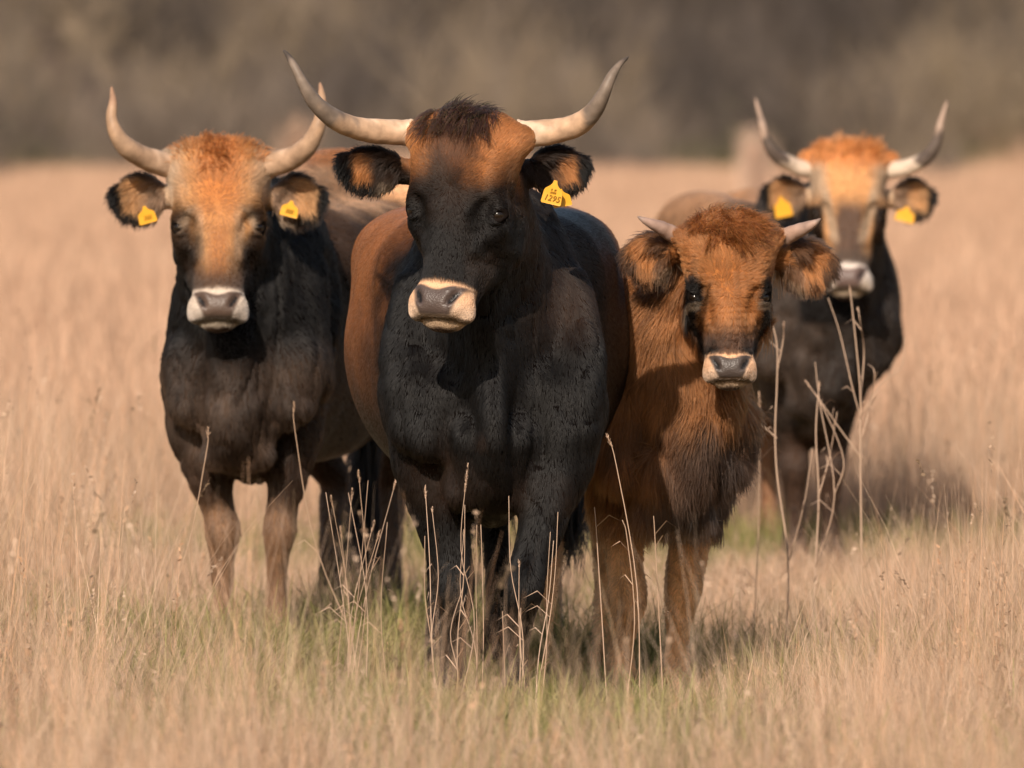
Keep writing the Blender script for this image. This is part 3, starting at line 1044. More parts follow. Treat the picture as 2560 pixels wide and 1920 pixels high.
# ---- the tan-faced cow on the left
def left_coat(P, N, n1, n2, n3):
    C = np.tile(BLACK * 1.1, (len(P), 1)) * (1 + .15 * n1[:, None])
    x, y, z = P[:, 0], P[:, 1], P[:, 2]
    C = mixc(C, DBRN, sm(1.0, .8, z) * .5)
    C = mixc(C, np.array([.070, .045, .032]), sm(.96, .80, z + .04 * n3) * sm(.55, .66, z + .03 * n1) * sm(.30, -.1, y) * (.35 + .5 * sm(-.3, .5, n1 + .5 * n3)))
    C = mixc(C, np.array([.105, .068, .050]), sm(.98, .80, z) * sm(.2, .6, n3 * .8 + n1 * .6) * (y < .2) * .7)
    C = mixc(C, DBRN * 1.6, sm(.66, .5, z) * .8)
    C = mixc(C, np.array([.25, .14, .08]), sm(.50, .36, z + .04 * n1) * .75 * (y < .7))
    C = mixc(C, GREYB, sm(.50, .36, z + .04 * n1) * .75 * (y > .7))
    C = mixc(C, GREYB * .5, sm(.05, .2, z) * 0)
    back = sm(1.22, 1.34, z + .03 * n1) * sm(.25, .55, y)
    C = mixc(C, np.array([.50, .29, .16]) * (1 + .15 * n2[:, None]), back)
    C = mixc(C, ORANGE, sm(1.42, 1.46, z))
    C = mixc(C, DBRN * 2.2, sm(1.08, 1.2, z + .04 * n1) * sm(.2, .4, y) * (1 - back))
    fl = sm(.35, .7, y) * sm(-.1, -.2, x) * sm(.85, 1.1, z) * (1 - sm(1.15, 1.2, z))
    C = mixc(C, np.array([.36, .19, .10]), fl)
    return C


def tan_face(hx, hy, hz, n1, n2, C0):
    ax = np.abs(hx)
    C = np.tile(GOLD * .80, (len(hx), 1))
    C = mixc(C, ORANGE * 1.0, sm(.095, .03, ax + .012 * n1) * sm(-.26, -.10, hz))
    C = mixc(C, CREAM * .72, sm(.080, .13, ax + .02 * n1 + .01 * n2) * sm(-.17, -.09, hz + .03 * n1))
    C = mixc(C, BROWN * 1.5, sm(.045, .015, ax + .01 * n1) * sm(-.16, -.24, hz + .03 * n1) * .6)
    C = mixc(C, CREAM * .85, (1 - sm(.006, .020, np.abs(ax - .058 + .006 * n1))) * sm(-.15, -.20, hz) * sm(-.34, -.29, hz) * .45)
    C = mixc(C, BROWN * 1.6, sm(.0, .5, n1 + .5 * n2) * sm(-.12, -.02, hz) * .5)
    C = mixc(C, DBRN, sm(.050, .095, ax + .018 * n1 + .010 * n2 - .12 * np.minimum(hz + .22, 0)) * sm(-.125, -.185, hz + .03 * n1) * .95)
    C = mixc(C, CREAM * .6, (1 - sm(.004, .022, np.abs(ax - .094 + (hz + .2) * .6 + .008 * n2))) * (1 - sm(.01, .05, np.abs(hz + .195))) * .55)
    C = mixc(C, np.array([.085, .042, .024]), sm(-.26, -.38, hz + .03 * n1 + .01 * n2) * .9)
    C = mixc(C, GREYB * .8, sm(-.34, -.39, hz + .02 * n1) * .6)
    C = mixc(C, BLACK * 1.5, sm(.060, .078, ax) * sm(-.22, -.29, hz) * .8)
    C = mixc(C, BLACK * 1.3, sm(.06, .10, hy) * sm(-.16, -.22, hz))
    return C


def ear_tan(a, v, rim, fr, n1, n2):
    C = np.tile(GOLD * .75, (len(a), 1))
    C = mixc(C, GREYB * 1.6, sm(.52, .25, a + .10 * n2) * .7)
    C = mixc(C, BLACK * 1.2, sm(.60, .84, rim) * sm(.1, .5, a))
    C = mixc(C, CREAM * .55, sm(.45, .2, a) * sm(-.3, -.8, v) * .8)
    C = mixc(C, DBRN * 1.2, 1 - fr)
    return C


def cow_len(P, H, inh, ear):
    l = np.full(len(P), .024)
    l = np.where(inh > .5, .010, l)
    l = np.where((inh > .5) & (H[:, 2] > -.10), .022, l)
    l = np.where((inh > .5) & (H[:, 2] < -.40), .0045, l)
    l = np.where(ear > .5, .026, l)
    return l


HL = [srgb('#cfb096'), srgb('#a98b72'), srgb('#a5866c'), srgb('#987861')]
left = dict(name='cow', cat='cow', label='tan-faced cow with dark neck and upright horns, standing left of the black-faced cow',
            x_px=630, y=33.2, yaw=-10, wide=.83, loin=.18, poll=(547, 384, -.36), head_yaw=0, head_pitch=-12, head_roll=0, head_scale=1.0, face_w=1.08, fine=.0072,
            torso=[(0, -.20, .90, .14, .20), (0, -.08, .93, .20, .29), (0, .15, .95, .245, .36), (0, .5, .95, .275, .39), (0, .85, .95, .31, .40), (0, 1.2, .97, .32, .40), (0, 1.5, 1.04, .30, .35), (0, 1.72, 1.10, .23, .27), (0, 1.80, 1.12, .15, .20)],
            spine=[(0, .15, 1.30, .09), (0, .6, 1.36, .08), (0, 1.2, 1.42, .085), (0, 1.65, 1.40, .075)], hips=(.27, 1.35, 1.37), extra=[([(0, 1.5, 1.42), (0.02, 1.62, 1.44)], .05, .045, .06)],
            neck_root=(0, .0, 1.10), neck_w=1.08,
            dewlap=[(-.02, -.24, .96, .055), (.0, -.25, .80, .06), (.0, -.25, .68, .07), (.0, -.14, .63, .075), (0, .05, .62, .085)],
            front_legs=[[(478, .80, .02, .09, .12), (490, .66, .0, .085, .11), (520, .54, .0, .068, .085), (545, .44, .0, .046, .054), (556, .375, -.02, .048, .052), (556, .31, -.01, .035, .039), (556, .20, .0, .029, .033), (556, .12, .0, .040, .045), (556, .02, -.02, .05, .06)],
                        [(742, .80, .0, .09, .12), (740, .66, -.02, .08, .11), (720, .54, -.04, .066, .085), (704, .44, -.05, .046, .054), (698, .375, -.07, .048, .052), (694, .31, -.06, .035, .039), (690, .20, -.05, .029, .033), (690, .12, -.05, .040, .045), (690, .02, -.07, .05, .06)]],
            hind_legs=hind(.03, .02, 1.42, .17, .10), tail=[(0, 1.80, 1.36), (0, 1.90, 1.1), (0, 1.86, .72), (0, 1.86, .60)],
            coat=left_coat, face=tan_face, ear=ear_tan, ring=(srgb('#c5b5a6'), srgb('#cbbfb6')), pad=srgb('#5f4d43') * .75, hair_len=cow_len,
            hairs=170000, hair_r=.0012, wob=.16, clump=.0, clump_cell=.03,
            ears=[dict(base=(424, 492, -.29), tip=(276, 484, -.30), w=.066, face=(0, -1, .1)), dict(base=(672, 496, -.29), tip=(812, 486, -.30), w=.070, face=(0, -1, .1))],
            horns=[dict(path=[(430, 415, -.33, .037), (404, 409, -.35, .036), (355, 392, -.40, .033), (314, 365, -.45, .0285), (290, 332, -.47, .022), (279, 293, -.47, .0165), (283, 254, -.46, .012), (279, 215, -.43, .003)], cols=HL, stops=[(.08, .25), (.5, .6), (.8, .9)]),
                   dict(path=[(660, 418, -.33, .037), (684, 410, -.35, .036), (735, 393, -.40, .033), (772, 361, -.45, .028), (793, 322, -.47, .022), (803, 282, -.47, .0165), (805, 245, -.46, .012), (800, 205, -.43, .003)], cols=HL, stops=[(.08, .25), (.5, .6), (.8, .9)])],
            tufts=[dict(n=650, c=(0, .02, .02), r=(.14, .06, .05), len=.032, dir=(0, -.5, .75), fall=(0, -.1, -.45), mess=.5, fan=4, col=ORANGE * 1.0, rad=.001),
                   dict(n=260, c=(-.01, .0, .0), r=(.035, .06, .06), len=.05, dir=(0, -.6, .3), fall=(0, -.1, -.6), mess=.5, fan=4, col=BROWN * 1.3, rad=.001)],
            switch=(1500, .42),
            tags=[dict(c=(366, 536, -.345), w=.054, h=.050, roll=-16, yaw=10, text=[('IIIII', .019, -.2)]), dict(c=(725, 521, -.345), w=.054, h=.046, roll=14, yaw=-10, text=[('IIIII', .019, -.2)])])


# ---- the young one
def calf_coat(P, N, n1, n2, n3):
    x, y, z = P[:, 0], P[:, 1], P[:, 2]
    C = np.tile(np.array([.25, .096, .031]), (len(P), 1)) * (1 + .22 * n1[:, None])
    C = mixc(C, BROWN * .38, sm(-.1, .5, vnoise(P * np.array([1, .6, .32]), 17, 66) + .4 * n2) * .65 * (y < .4))
    C = mixc(C, DBRN * 1.6, sm(1.0, .8, z + .06 * n3) * sm(.0, .5, n1 + .5 * n2 + .3) * .6 * (y < .3))
    C = mixc(C, ORANGE * .7, sm(.1, .7, -n1 + .5 * n2) * .5)
    ch = sm(.92, .76, z + .08 * n3 + .04 * n1) * sm(-.14, .02, x + .05 * n1) * sm(.3, .0, y)
    C = mixc(C, DBRN * 1.5, ch * .9)
    C = mixc(C, BLACK * 2.2, ch * sm(.05, .5, n1 + n3) * .6)
    C = mixc(C, GREYB * 1.5, ch * sm(.2, .7, n3 - n1 * .5) * .6)
    C = mixc(C, DBRN * 1.3, sm(.02, .12, x) * sm(.95, .8, z) * (y < .3) * .8)
    leg = sm(.58, .47, z + .05 * n1)
    C = mixc(C, np.array([.64, .36, .17]), leg)
    C = mixc(C, DBRN * 2.5, leg * sm(.3, .8, n3 + n1) * .3)
    return C


def calf_face(hx, hy, hz, n1, n2, C0):
    ax = np.abs(hx)
    C = np.tile(ORANGE * .82, (len(hx), 1))
    C = mixc(C, BROWN * 1.15, sm(-.06, .0, hz + .02 * n1))
    C = mixc(C, np.array([.060, .034, .024]), sm(-.265, -.37, hz + .02 * n1 + .012 * n2) * .92)
    pt = ax + .016 * n1 + .006 * n2 - np.minimum(hz + .27, 0) * .25 - .03 * np.abs(np.clip(hz + .22, -.1, .1)) / .1
    C = mixc(C, BLACK * 1.8, sm(.056, .092, pt) * sm(-.125, -.175, hz + .02 * n2) * (1 - sm(.10, .14, hy + .02 * n1)))
    C = mixc(C, BLACK * 2, sm(-.30, -.40, hz + .01 * n1) * sm(.025, .06, ax) * .9)
    C = mixc(C, BROWN * .8, sm(.10, .13, hy))
    C = mixc(C, CREAM * .35, (1 - sm(.008, .016, np.abs(hz + .245))) * sm(.085, .095, ax) * .5)
    C = mixc(C, BLACK * 1.5, sm(-.37, -.385, hz) * sm(.3, 1, np.abs(ax) / .05) * .7)
    return C


def ear_calf(a, v, rim, fr, n1, n2):
    C = np.tile(ORANGE * .9, (len(a), 1))
    C = mixc(C, DBRN * 1.4, sm(.5, .25, a + .10 * n2) * .8)
    C = mixc(C, DBRN, sm(.66, .9, rim) * .9)
    C = mixc(C, CREAM * .6, sm(.6, .2, a) * sm(-.3, -.8, v) * .8)
    C = mixc(C, DBRN * 2, 1 - fr)
    return C


def calf_len(P, H, inh, ear):
    l = np.full(len(P), .042)
    l = np.where((P[:, 1] < .25) & (P[:, 2] > .52), .068, l)
    l = np.where(P[:, 2] < .56, .016 + .03 * sm(.48, .56, P[:, 2]), l)
    l = np.where(inh > .5, .014, l)
    l = np.where((inh > .5) & (H[:, 2] > -.14), .022, l)
    l = np.where((inh > .5) & (H[:, 2] < -.17) & (np.abs(H[:, 0]) > .08) & (H[:, 1] < .10), .007, l)
    l = np.where((inh > .5) & (H[:, 1] > .10), .035, l)
    l = np.where((inh > .5) & (H[:, 2] < -.40), .0045, l)
    l = np.where(ear > .5, .042, l)
    return l


calf = dict(name='calf', cat='calf', calf=True, poll_z=.03, label='shaggy reddish-brown calf with short straight horns beside the black-faced cow',
            x_px=1655, y=31.0, yaw=8, wide=.86, loin=.15, scale=.88, poll=(1822, 580, -.40), head_yaw=2, head_pitch=-9, head_roll=0, head_scale=.82, face_w=1.16,
            torso=[(.02, -.24, .92, .12, .18), (.01, -.08, .96, .16, .27), (0, .15, .98, .185, .32), (0, .5, 1.0, .21, .33), (0, .85, 1.0, .23, .33), (0, 1.2, 1.02, .23, .32), (0, 1.45, 1.06, .21, .27), (0, 1.62, 1.08, .16, .22)],
            spine=[(0, .15, 1.22, .08), (0, .6, 1.27, .07), (0, 1.2, 1.29, .07), (0, 1.5, 1.25, .06)], hips=(.18, 1.30, 1.24),
            neck_root=(0, .02, 1.05), neck_w=.95,
            dewlap=[(.12, -.28, .92, .06), (.07, -.28, .82, .065), (.04, -.25, .70, .07), (.02, -.14, .65, .075), (0, .05, .64, .08)],
            front_legs=[[(1548, .72, .0, .075, .10), (1548, .60, -.01, .075, .09), (1552, .48, -.02, .062, .07), (1562, .36, -.03, .048, .05), (1570, .275, -.06, .048, .052), (1562, .21, -.05, .038, .040), (1552, .14, -.03, .030, .032), (1550, .09, -.03, .037, .04), (1548, .02, -.05, .045, .055)],
                        [(1764, .72, .08, .075, .10), (1758, .60, .08, .07, .09), (1738, .48, .06, .060, .07), (1718, .38, .05, .053, .055), (1708, .30, .04, .049, .052), (1700, .22, .04, .038, .040), (1694, .15, .05, .030, .033), (1692, .09, .05, .037, .04), (1690, .02, .03, .045, .055)]],
            hind_px=[[(1420, .95, 1.25, .09, .18), (1405, .78, 1.22, .085, .14), (1390, .60, 1.30, .055, .085), (1372, .44, 1.45, .043, .055), (1376, .34, 1.42, .033, .038), (1378, .20, 1.38, .028, .03), (1378, .11, 1.38, .035, .04), (1376, .02, 1.34, .045, .055)],
                     [(1560, .95, 1.1, .09, .18), (1540, .78, 1.0, .085, .14), (1524, .60, .95, .055, .085), (1512, .44, 1.05, .043, .055), (1512, .34, 1.02, .033, .038), (1512, .20, .98, .029, .03), (1510, .11, .98, .036, .04), (1508, .02, .94, .045, .055)]],
            tail=[(0, 1.62, 1.2), (-.02, 1.72, 1.0), (-.04, 1.68, .62)],
            coat=calf_coat, face=calf_face, ear=ear_calf, ring=(srgb('#d6ac8a'), srgb('#d8c0ac')), pad=srgb('#4e4440') * .75, hair_len=calf_len,
            hairs=260000, hair_r=.00105, wob=.40, fine_wob=.9, streak=60, streak_amt=.42, clump=.85, clump_cell=.019, lift=1.15, stray=.20, lay=.34,
            ears=[dict(base=(1694, 622, -.30), tip=(1572, 634, -.26), w=.048, face=(.0, -1, 0)), dict(base=(1954, 640, -.30), tip=(2074, 652, -.26), w=.052, face=(0, -1, 0))],
            horns=[dict(path=[(1692, 590, -.34, .024), (1672, 580, -.35, .022), (1650, 568, -.37, .0185), (1626, 558, -.39, .013), (1608, 549, -.40, .008), (1594, 541, -.40, .002)], cols=[srgb('#9b7f70'), srgb('#a2877a'), srgb('#86736a')], stops=[(.3, .5), (.7, .95)]),
                   dict(path=[(1962, 592, -.34, .024), (1980, 584, -.35, .022), (2002, 574, -.37, .0185), (2026, 563, -.39, .013), (2040, 555, -.40, .008), (2052, 546, -.40, .002)], cols=[srgb('#9b7f70'), srgb('#a2877a'), srgb('#86736a')], stops=[(.3, .5), (.7, .95)])],
            tufts=[dict(n=2600, c=(0, .02, .03), r=(.13, .07, .05), len=.045, dir=(0, -.6, .6), fall=(.1, -.1, -.6), mess=.9, fan=5, col=BROWN * 1.15, rad=.0008),
                   dict(n=900, c=(.01, .0, -.01), r=(.07, .06, .04), len=.055, dir=(0, -.6, .3), fall=(.1, -.1, -.8), mess=.9, fan=4, col=BROWN * 1.1, rad=.0008)],
            switch=(700, .20))


# ---- the far cow on the right
def right_coat(P, N, n1, n2, n3):
    x, y, z = P[:, 0], P[:, 1], P[:, 2]
    C = np.tile(np.array([.020, .014, .011]), (len(P), 1)) * (1 + .15 * n1[:, None])
    C = mixc(C, GREYB * .7, sm(.02, -.08, x + .03 * n1) * sm(.5, .7, z) * .6)
    C = mixc(C, DBRN * 1.8, sm(.55, .4, z))
    C = mixc(C, np.array([.40, .22, .12]), sm(1.08, 1.2, z + .03 * n1) * sm(.3, .6, y) * sm(.25, .05, x))
    C = mixc(C, np.array([.20, .10, .055]), sm(.7, .4, z) * sm(.7, .9, y))
    return C


def pale_face(hx, hy, hz, n1, n2, C0):
    ax = np.abs(hx)
    C = np.tile(GOLD * .95, (len(hx), 1))
    C = mixc(C, ORANGE * 1.15, sm(-.09, -.03, hz + .02 * n1))
    C = mixc(C, CREAM * .62, sm(.06, .11, ax + .015 * n1) * sm(-.22, -.12, hz) * (1 - sm(-.08, -.02, hz)))
    C = mixc(C, np.array([.095, .058, .042]), sm(-.13, -.24, hz + .03 * n1) * sm(.080, .030, ax + .01 * n2))
    C = mixc(C, DBRN, sm(.075, .095, ax) * sm(-.17, -.20, hz))
    C = mixc(C, GREYB * .9, sm(-.33, -.38, hz) * .9)
    C = mixc(C, CREAM * .62, (1 - sm(.006, .024, np.abs(ax - .064 - (hz + .25) * .22 + .008 * n1))) * sm(-.34, -.30, hz) * sm(-.10, -.16, hz))
    C = mixc(C, BLACK * 1.3, sm(.06, .10, hy) * sm(-.16, -.22, hz))
    return C


HR = [srgb('#c9966a'), srgb('#cfbba8'), srgb('#5c5049'), srgb('#a08878')]
right = dict(name='cow', cat='cow', label='farthest cow with pale stripes beside its nose, partly hidden behind the calf',
             x_px=2030, y=39.3, yaw=7, poll=(2123, 384, -.36), head_yaw=0, head_pitch=-12, head_roll=1, head_scale=.97, face_w=1.02, fine=.0085,
             torso=[(.0, -.20, .88, .14, .20), (0, -.08, .91, .20, .29), (0.02, .15, .93, .25, .35), (.06, .5, .92, .30, .38), (.10, .85, .92, .34, .39), (.08, 1.2, .93, .33, .37), (.04, 1.5, 1.0, .27, .31), (0, 1.72, 1.05, .2, .25), (0, 1.80, 1.06, .13, .18)],
             spine=[(0, .15, 1.22, .08), (0, .6, 1.24, .07), (0, 1.2, 1.26, .07), (0, 1.65, 1.22, .07)], hips=(.26, 1.35, 1.22),
             neck_root=(0.06, .0, 1.06), neck_w=1.0,
             dewlap=[(.10, -.26, .92, .05), (.08, -.26, .78, .055), (.04, -.27, .66, .07), (.0, -.14, .58, .08), (0, .05, .56, .09)],
             front_legs=[[(1950, .80, .02, .09, .12), (1956, .66, .0, .08, .11), (1972, .54, .0, .064, .085), (1984, .44, .0, .052, .060), (1986, .375, -.02, .050, .053), (1986, .31, -.01, .040, .043), (1986, .20, .0, .032, .036), (1986, .12, .0, .039, .045), (1986, .02, -.02, .05, .06)],
                         [(2118, .80, .0, .09, .12), (2114, .66, -.02, .078, .11), (2096, .54, -.04, .062, .085), (2082, .44, -.05, .053, .060), (2078, .375, -.07, .051, .053), (2076, .31, -.06, .040, .043), (2076, .20, -.05, .032, .036), (2076, .12, -.05, .039, .045), (2076, .02, -.07, .05, .06)]],
             hind_legs=hind(.02, -.05, 1.42, .2, .13), tail=[(0, 1.80, 1.22), (0, 1.90, 1.0), (0, 1.86, .62)],
             coat=right_coat, face=pale_face, ear=ear_tan, ring=(srgb('#c9bdb4'), srgb('#cfbfb0')), pad=srgb('#6a5650') * .75, hair_len=cow_len,
             hairs=80000, hair_r=.0017, wob=.16, clump=.0, clump_cell=.03,
             ears=[dict(base=(2022, 492, -.29), tip=(1908, 476, -.30), w=.066, face=(0, -1, .1)), dict(base=(2226, 496, -.29), tip=(2336, 484, -.30), w=.068, face=(0, -1, .1))],
             horns=[dict(path=[(2036, 424, -.33, .030), (2010, 423, -.35, .029), (1974, 409, -.38, .027), (1940, 388, -.42, .023), (1916, 352, -.44, .0165), (1904, 305, -.44, .012), (1887, 243, -.40, .003)], cols=HR, stops=[(.08, .14), (.38, .46), (.7, .8)]),
                    dict(path=[(2212, 426, -.33, .030), (2236, 424, -.35, .029), (2280, 414, -.38, .027), (2320, 390, -.42, .023), (2344, 350, -.44, .0165), (2352, 305, -.44, .012), (2368, 250, -.40, .003)], cols=HR, stops=[(.08, .14), (.38, .46), (.7, .8)])],
             tufts=[dict(n=650, c=(0, .02, .01), r=(.12, .06, .05), len=.04, dir=(0, -.3, .95), fall=(0, -.1, -.3), mess=.8, fan=4, col=ORANGE * 1.1, rad=.0014)],
             switch=(500, .3),
             tags=[dict(c=(1956, 516, -.345), w=.062, h=.070, roll=-12, yaw=10), dict(c=(2264, 535, -.345), w=.068, h=.052, roll=14, yaw=-10)])

COWS = [big, left, calf, right]


# ------------------------------------------------------------------ ground and background
def ground():
    xs = np.concatenate([np.linspace(-900, -20, 30), np.linspace(-18, 18, 80), np.linspace(20, 900, 30)])
    ys = np.concatenate([np.linspace(-300, 8, 15), np.linspace(9, 60, 110), np.linspace(62, 280, 90), np.linspace(290, 1800, 30)])
    X, Y = np.meshgrid(xs, ys, indexing='ij')
    P = np.stack([X.ravel(), Y.ravel(), 0 * X.ravel()], 1)
    P[:, 2] = .018 * vnoise(P, 1.4, 70) - .012
    n1, n2 = len(xs), len(ys)
    I = np.arange(n1 * n2).reshape(n1, n2)
    Q = np.stack([I[:-1, :-1].ravel(), I[1:, :-1].ravel(), I[1:, 1:].ravel(), I[:-1, 1:].ravel()], 1)
    m, nt, p = new_mat('dry_meadow_soil')
    tc = nt.nodes.new('ShaderNodeTexCoord')
    n = nt.nodes.new('ShaderNodeTexNoise')
    n.inputs['Scale'].default_value = .8
    n.inputs['Detail'].default_value = 9
    n.inputs['Roughness'].default_value = .7
    nt.links.new(tc.outputs['Object'], n.inputs['Vector'])
    r = nt.nodes.new('ShaderNodeValToRGB')
    r.color_ramp.elements[0].position = .35
    r.color_ramp.elements[0].color = (*srgb('#6d5f3c'), 1)
    r.color_ramp.elements[1].position = .65
    r.color_ramp.elements[1].color = (*srgb('#927650'), 1)
    nt.links.new(n.outputs['Fac'], r.inputs[0])
    nt.links.new(r.outputs[0], p.inputs['Base Color'])
    p.inputs['Roughness'].default_value = .95
    g = mesh_obj('ground', P, Q, m)
    g['kind'] = 'structure'


def hill():
    """the rising brown heath behind the field"""
    xs = np.linspace(-260, 260, 90)
    ys = np.array([246, 250, 256, 264, 276, 295, 330, 400, 500])
    hz = np.array([-.2, 1.0, 3.2, 5.5, 8.5, 13, 19, 27, 33])
    P = []
    for x in xs:
        for y, z in zip(ys, hz):
            P.append((x, y, z))
    P = np.array(P)
    P[:, 2] += vnoise(P, .06, 80) * 1.2 * (P[:, 2] > 0) + vnoise(P, .3, 81) * .3
    n1, n2 = len(xs), len(ys)
    I = np.arange(n1 * n2).reshape(n1, n2)
    Q = np.stack([I[:-1, :-1].ravel(), I[1:, :-1].ravel(), I[1:, 1:].ravel(), I[:-1, 1:].ravel()], 1)
    m = simple_mat('heath_soil', srgb('#5d5048'), .95, .1, .6, .35)
    g = mesh_obj('hill', P, Q, m)
    g['kind'] = 'structure'


# ------------------------------------------------------------------ clumps and scattering
def ribbon_clump(name, mat, n, rad, h0, h1, w0, w1, lean, bend, tint, seg=4, heads=0, link=False, up=0.0):
    """many thin blades from one patch of ground as one mesh"""
    V, Q, C = [], [], []
    for i in range(n):
        r, a = rad * math.sqrt(random.random()), random.random() * 6.283
        b = np.array([r * math.cos(a), r * math.sin(a), -.01])
        h = h0 + (h1 - h0) * random.random() ** 1.3
        la = random.random() * 6.283
        ld = np.array([math.cos(la), math.sin(la), 0])
        le = lean * random.random()
        be = bend * random.random() ** 1.5
        w = w0 + (w1 - w0) * random.random()
        fa = random.random() * 3.14159
        sd = np.array([math.cos(fa), math.sin(fa), 0])
        c = tint() * (0.55 + .75 * random.random())
        base = len(V)
        for k in range(seg + 1):
            t = k / seg
            p = b + np.array([0, 0, 1.0]) * h * (t - be * .35 * t * t) + ld * h * (le * t + be * t * t)
            ww = w * (1 - .8 * t ** 1.4)
            V += [p - sd * ww, p + sd * ww]
            C += [c, c]
            if k:
                q = base + 2 * k
                Q.append((q - 2, q - 1, q + 1, q))
        if random.random() < heads:
            # a loose seed head of small scales
            hl = .05 + .05 * random.random()
            dirv = ld * (le + 2 * be) + np.array([0, 0, 1 - .7 * be])
            dirv /= np.linalg.norm(dirv)
            for s_ in range(9):
                pc = p - dirv * hl * (s_ / 9 - .2)
                o_ = np.array([random.gauss(0, 1), random.gauss(0, 1), random.gauss(0, .4)]) * .004
                q = len(V)
                tdir = (dirv + np.array([random.gauss(0, .4), random.gauss(0, .4), 0])) * .010
                V += [pc, pc + o_ + tdir * .5, pc + tdir, pc - o_ + tdir * .5]
                C += [c * .7] * 4
                Q.append((q, q + 1, q + 2, q + 3))
    return mesh_obj(name, np.array(V), np.array(Q), mat, None, False, np.array(C), link=link)


def shrub_clump(name, mat, seed, H, W, nb, twigs, thick, leafy=None):
    """leafless bush: stems that fork into ever finer twigs, one mesh; optional leaf mesh"""
    rd = random.Random(seed)
    V, Q, C = [], [], []

    def seg(a, b, r0, r1, c):
        d = b - a
        d = d / (np.linalg.norm(d) + 1e-9)
        s = np.cross(d, (0.3, .9, .2))
        s /= np.linalg.norm(s) + 1e-9
        t = np.cross(d, s)
        base = len(V)
        for j in range(3):
            an = j * 2.0944
            o = s * math.cos(an) + t * math.sin(an)
            V.append(a + o * r0)
            V.append(b + o * r1)
            C.extend([c, c])
        for j in range(3):
            k = (j + 1) % 3
            Q.append((base + 2 * j, base + 2 * k, base + 2 * k + 1, base + 2 * j + 1))

    def grow(p, d, l, r, lev, c):
        q = p
        dd = d
        for i in range(3):
            dd = dd + np.array([rd.gauss(0, .14), rd.gauss(0, .14), rd.gauss(0, .10) + .03])
            dd /= np.linalg.norm(dd)
            nx = q + dd * l / 3
            seg(q, nx, r * (1 - .2 * i), r * (1 - .2 * (i + 1)), c)
            if lev > 0:
                for _ in range(twigs):
                    nd = dd + np.array([rd.gauss(0, .55), rd.gauss(0, .55), rd.gauss(.15, .35)])
                    nd /= np.linalg.norm(nd)
                    grow(nx, nd, l * rd.uniform(.45, .7), r * .5, lev - 1, c)
            q = nx
    for i in range(nb):
        a = rd.random() * 6.283
        rr = W * .22 * rd.random()
        d = np.array([math.cos(a) * rd.random() * W / H, math.sin(a) * rd.random() * W / H, 1.0])
        d /= np.linalg.norm(d)
        c = np.array([1, 1, 1.0]) * rd.uniform(.7, 1.2)
        grow(np.array([rr * math.cos(a), rr * math.sin(a), -.1]), d, H * rd.uniform(.45, .7), thick, 2, c)
    return mesh_obj(name, np.array(V), np.array(Q), mat, None, False, np.array(C), link=False)


def scatter(name, src, pts, rotz, scl, idx, label=None, cat=None, tilt=None):
    """one 'stuff' object whose points carry instances of the clumps in src"""
    me = bpy.data.meshes.new(name)
    me.vertices.add(len(pts))
    me.vertices.foreach_set('co', np.asarray(pts, dtype=np.float32).ravel())
    rv = np.zeros((len(pts), 3), dtype=np.float32)
    rv[:, 2] = rotz
    if tilt is not None:
        rv[:, :2] = tilt
    a = me.attributes.new('turn', 'FLOAT_VECTOR', 'POINT')
    a.data.foreach_set('vector', rv.ravel())
    a = me.attributes.new('grow', 'FLOAT', 'POINT')
    a.data.foreach_set('value', np.asarray(scl, dtype=np.float32))
    a = me.attributes.new('pick', 'INT', 'POINT')
    a.data.foreach_set('value', np.asarray(idx, dtype=np.int32))
    o = bpy.data.objects.new(name, me)
    COL.objects.link(o)
    coll = bpy.data.collections.new(name + '_clumps')
    for i, s_ in enumerate(src):
        s_.name = '%s_clump_%02d' % (name, i)
        coll.objects.link(s_)
    ng = bpy.data.node_groups.new(name + '_scatter', 'GeometryNodeTree')
    ng.interface.new_socket('Geometry', in_out='INPUT', socket_type='NodeSocketGeometry')
    ng.interface.new_socket('Geometry', in_out='OUTPUT', socket_type='NodeSocketGeometry')
    gi, go = ng.nodes.new('NodeGroupInput'), ng.nodes.new('NodeGroupOutput')
    ip = ng.nodes.new('GeometryNodeInstanceOnPoints')
    ci = ng.nodes.new('GeometryNodeCollectionInfo')
    ci.inputs['Collection'].default_value = coll
    ci.inputs['Separate Children'].default_value = True
    ci.inputs['Reset Children'].default_value = True

    def attr(nm, ty):
        n = ng.nodes.new('GeometryNodeInputNamedAttribute')
        n.data_type = ty
        n.inputs['Name'].default_value = nm
        return n.outputs[0]
    ng.links.new(gi.outputs[0], ip.inputs['Points'])
    ng.links.new(ci.outputs[0], ip.inputs['Instance'])
    ip.inputs['Pick Instance'].default_value = True
    ng.links.new(attr('pick', 'INT'), ip.inputs['Instance Index'])
    e2r = ng.nodes.new('FunctionNodeEulerToRotation')
    ng.links.new(attr('turn', 'FLOAT_VECTOR'), e2r.inputs[0])
    ng.links.new(e2r.outputs[0], ip.inputs['Rotation'])
    ng.links.new(attr('grow', 'FLOAT'), ip.inputs['Scale'])
    ng.links.new(ip.outputs[0], go.inputs[0])
    md = o.modifiers.new('scatter', 'NODES')
    md.node_group = ng
    o['kind'] = 'stuff'
    if label:
        o['label'] = label
        o['category'] = cat
    return o


def field_points(y0, y1, dens, pw=0.0, margin=1.6):
    """points in the wedge the camera (and a step to either side) sees"""
    out = []
    n = 0
    ys = np.arange(y0, y1, 1.0)
    for y in ys:
        hw = y * .0475 + margin
        k = int(dens(y) * 2 * hw)
        p = np.stack([rng.uniform(-hw, hw, k), y + rng.random(k), np.zeros(k)], 1)
        out.append(p)
    return np.concatenate(out)


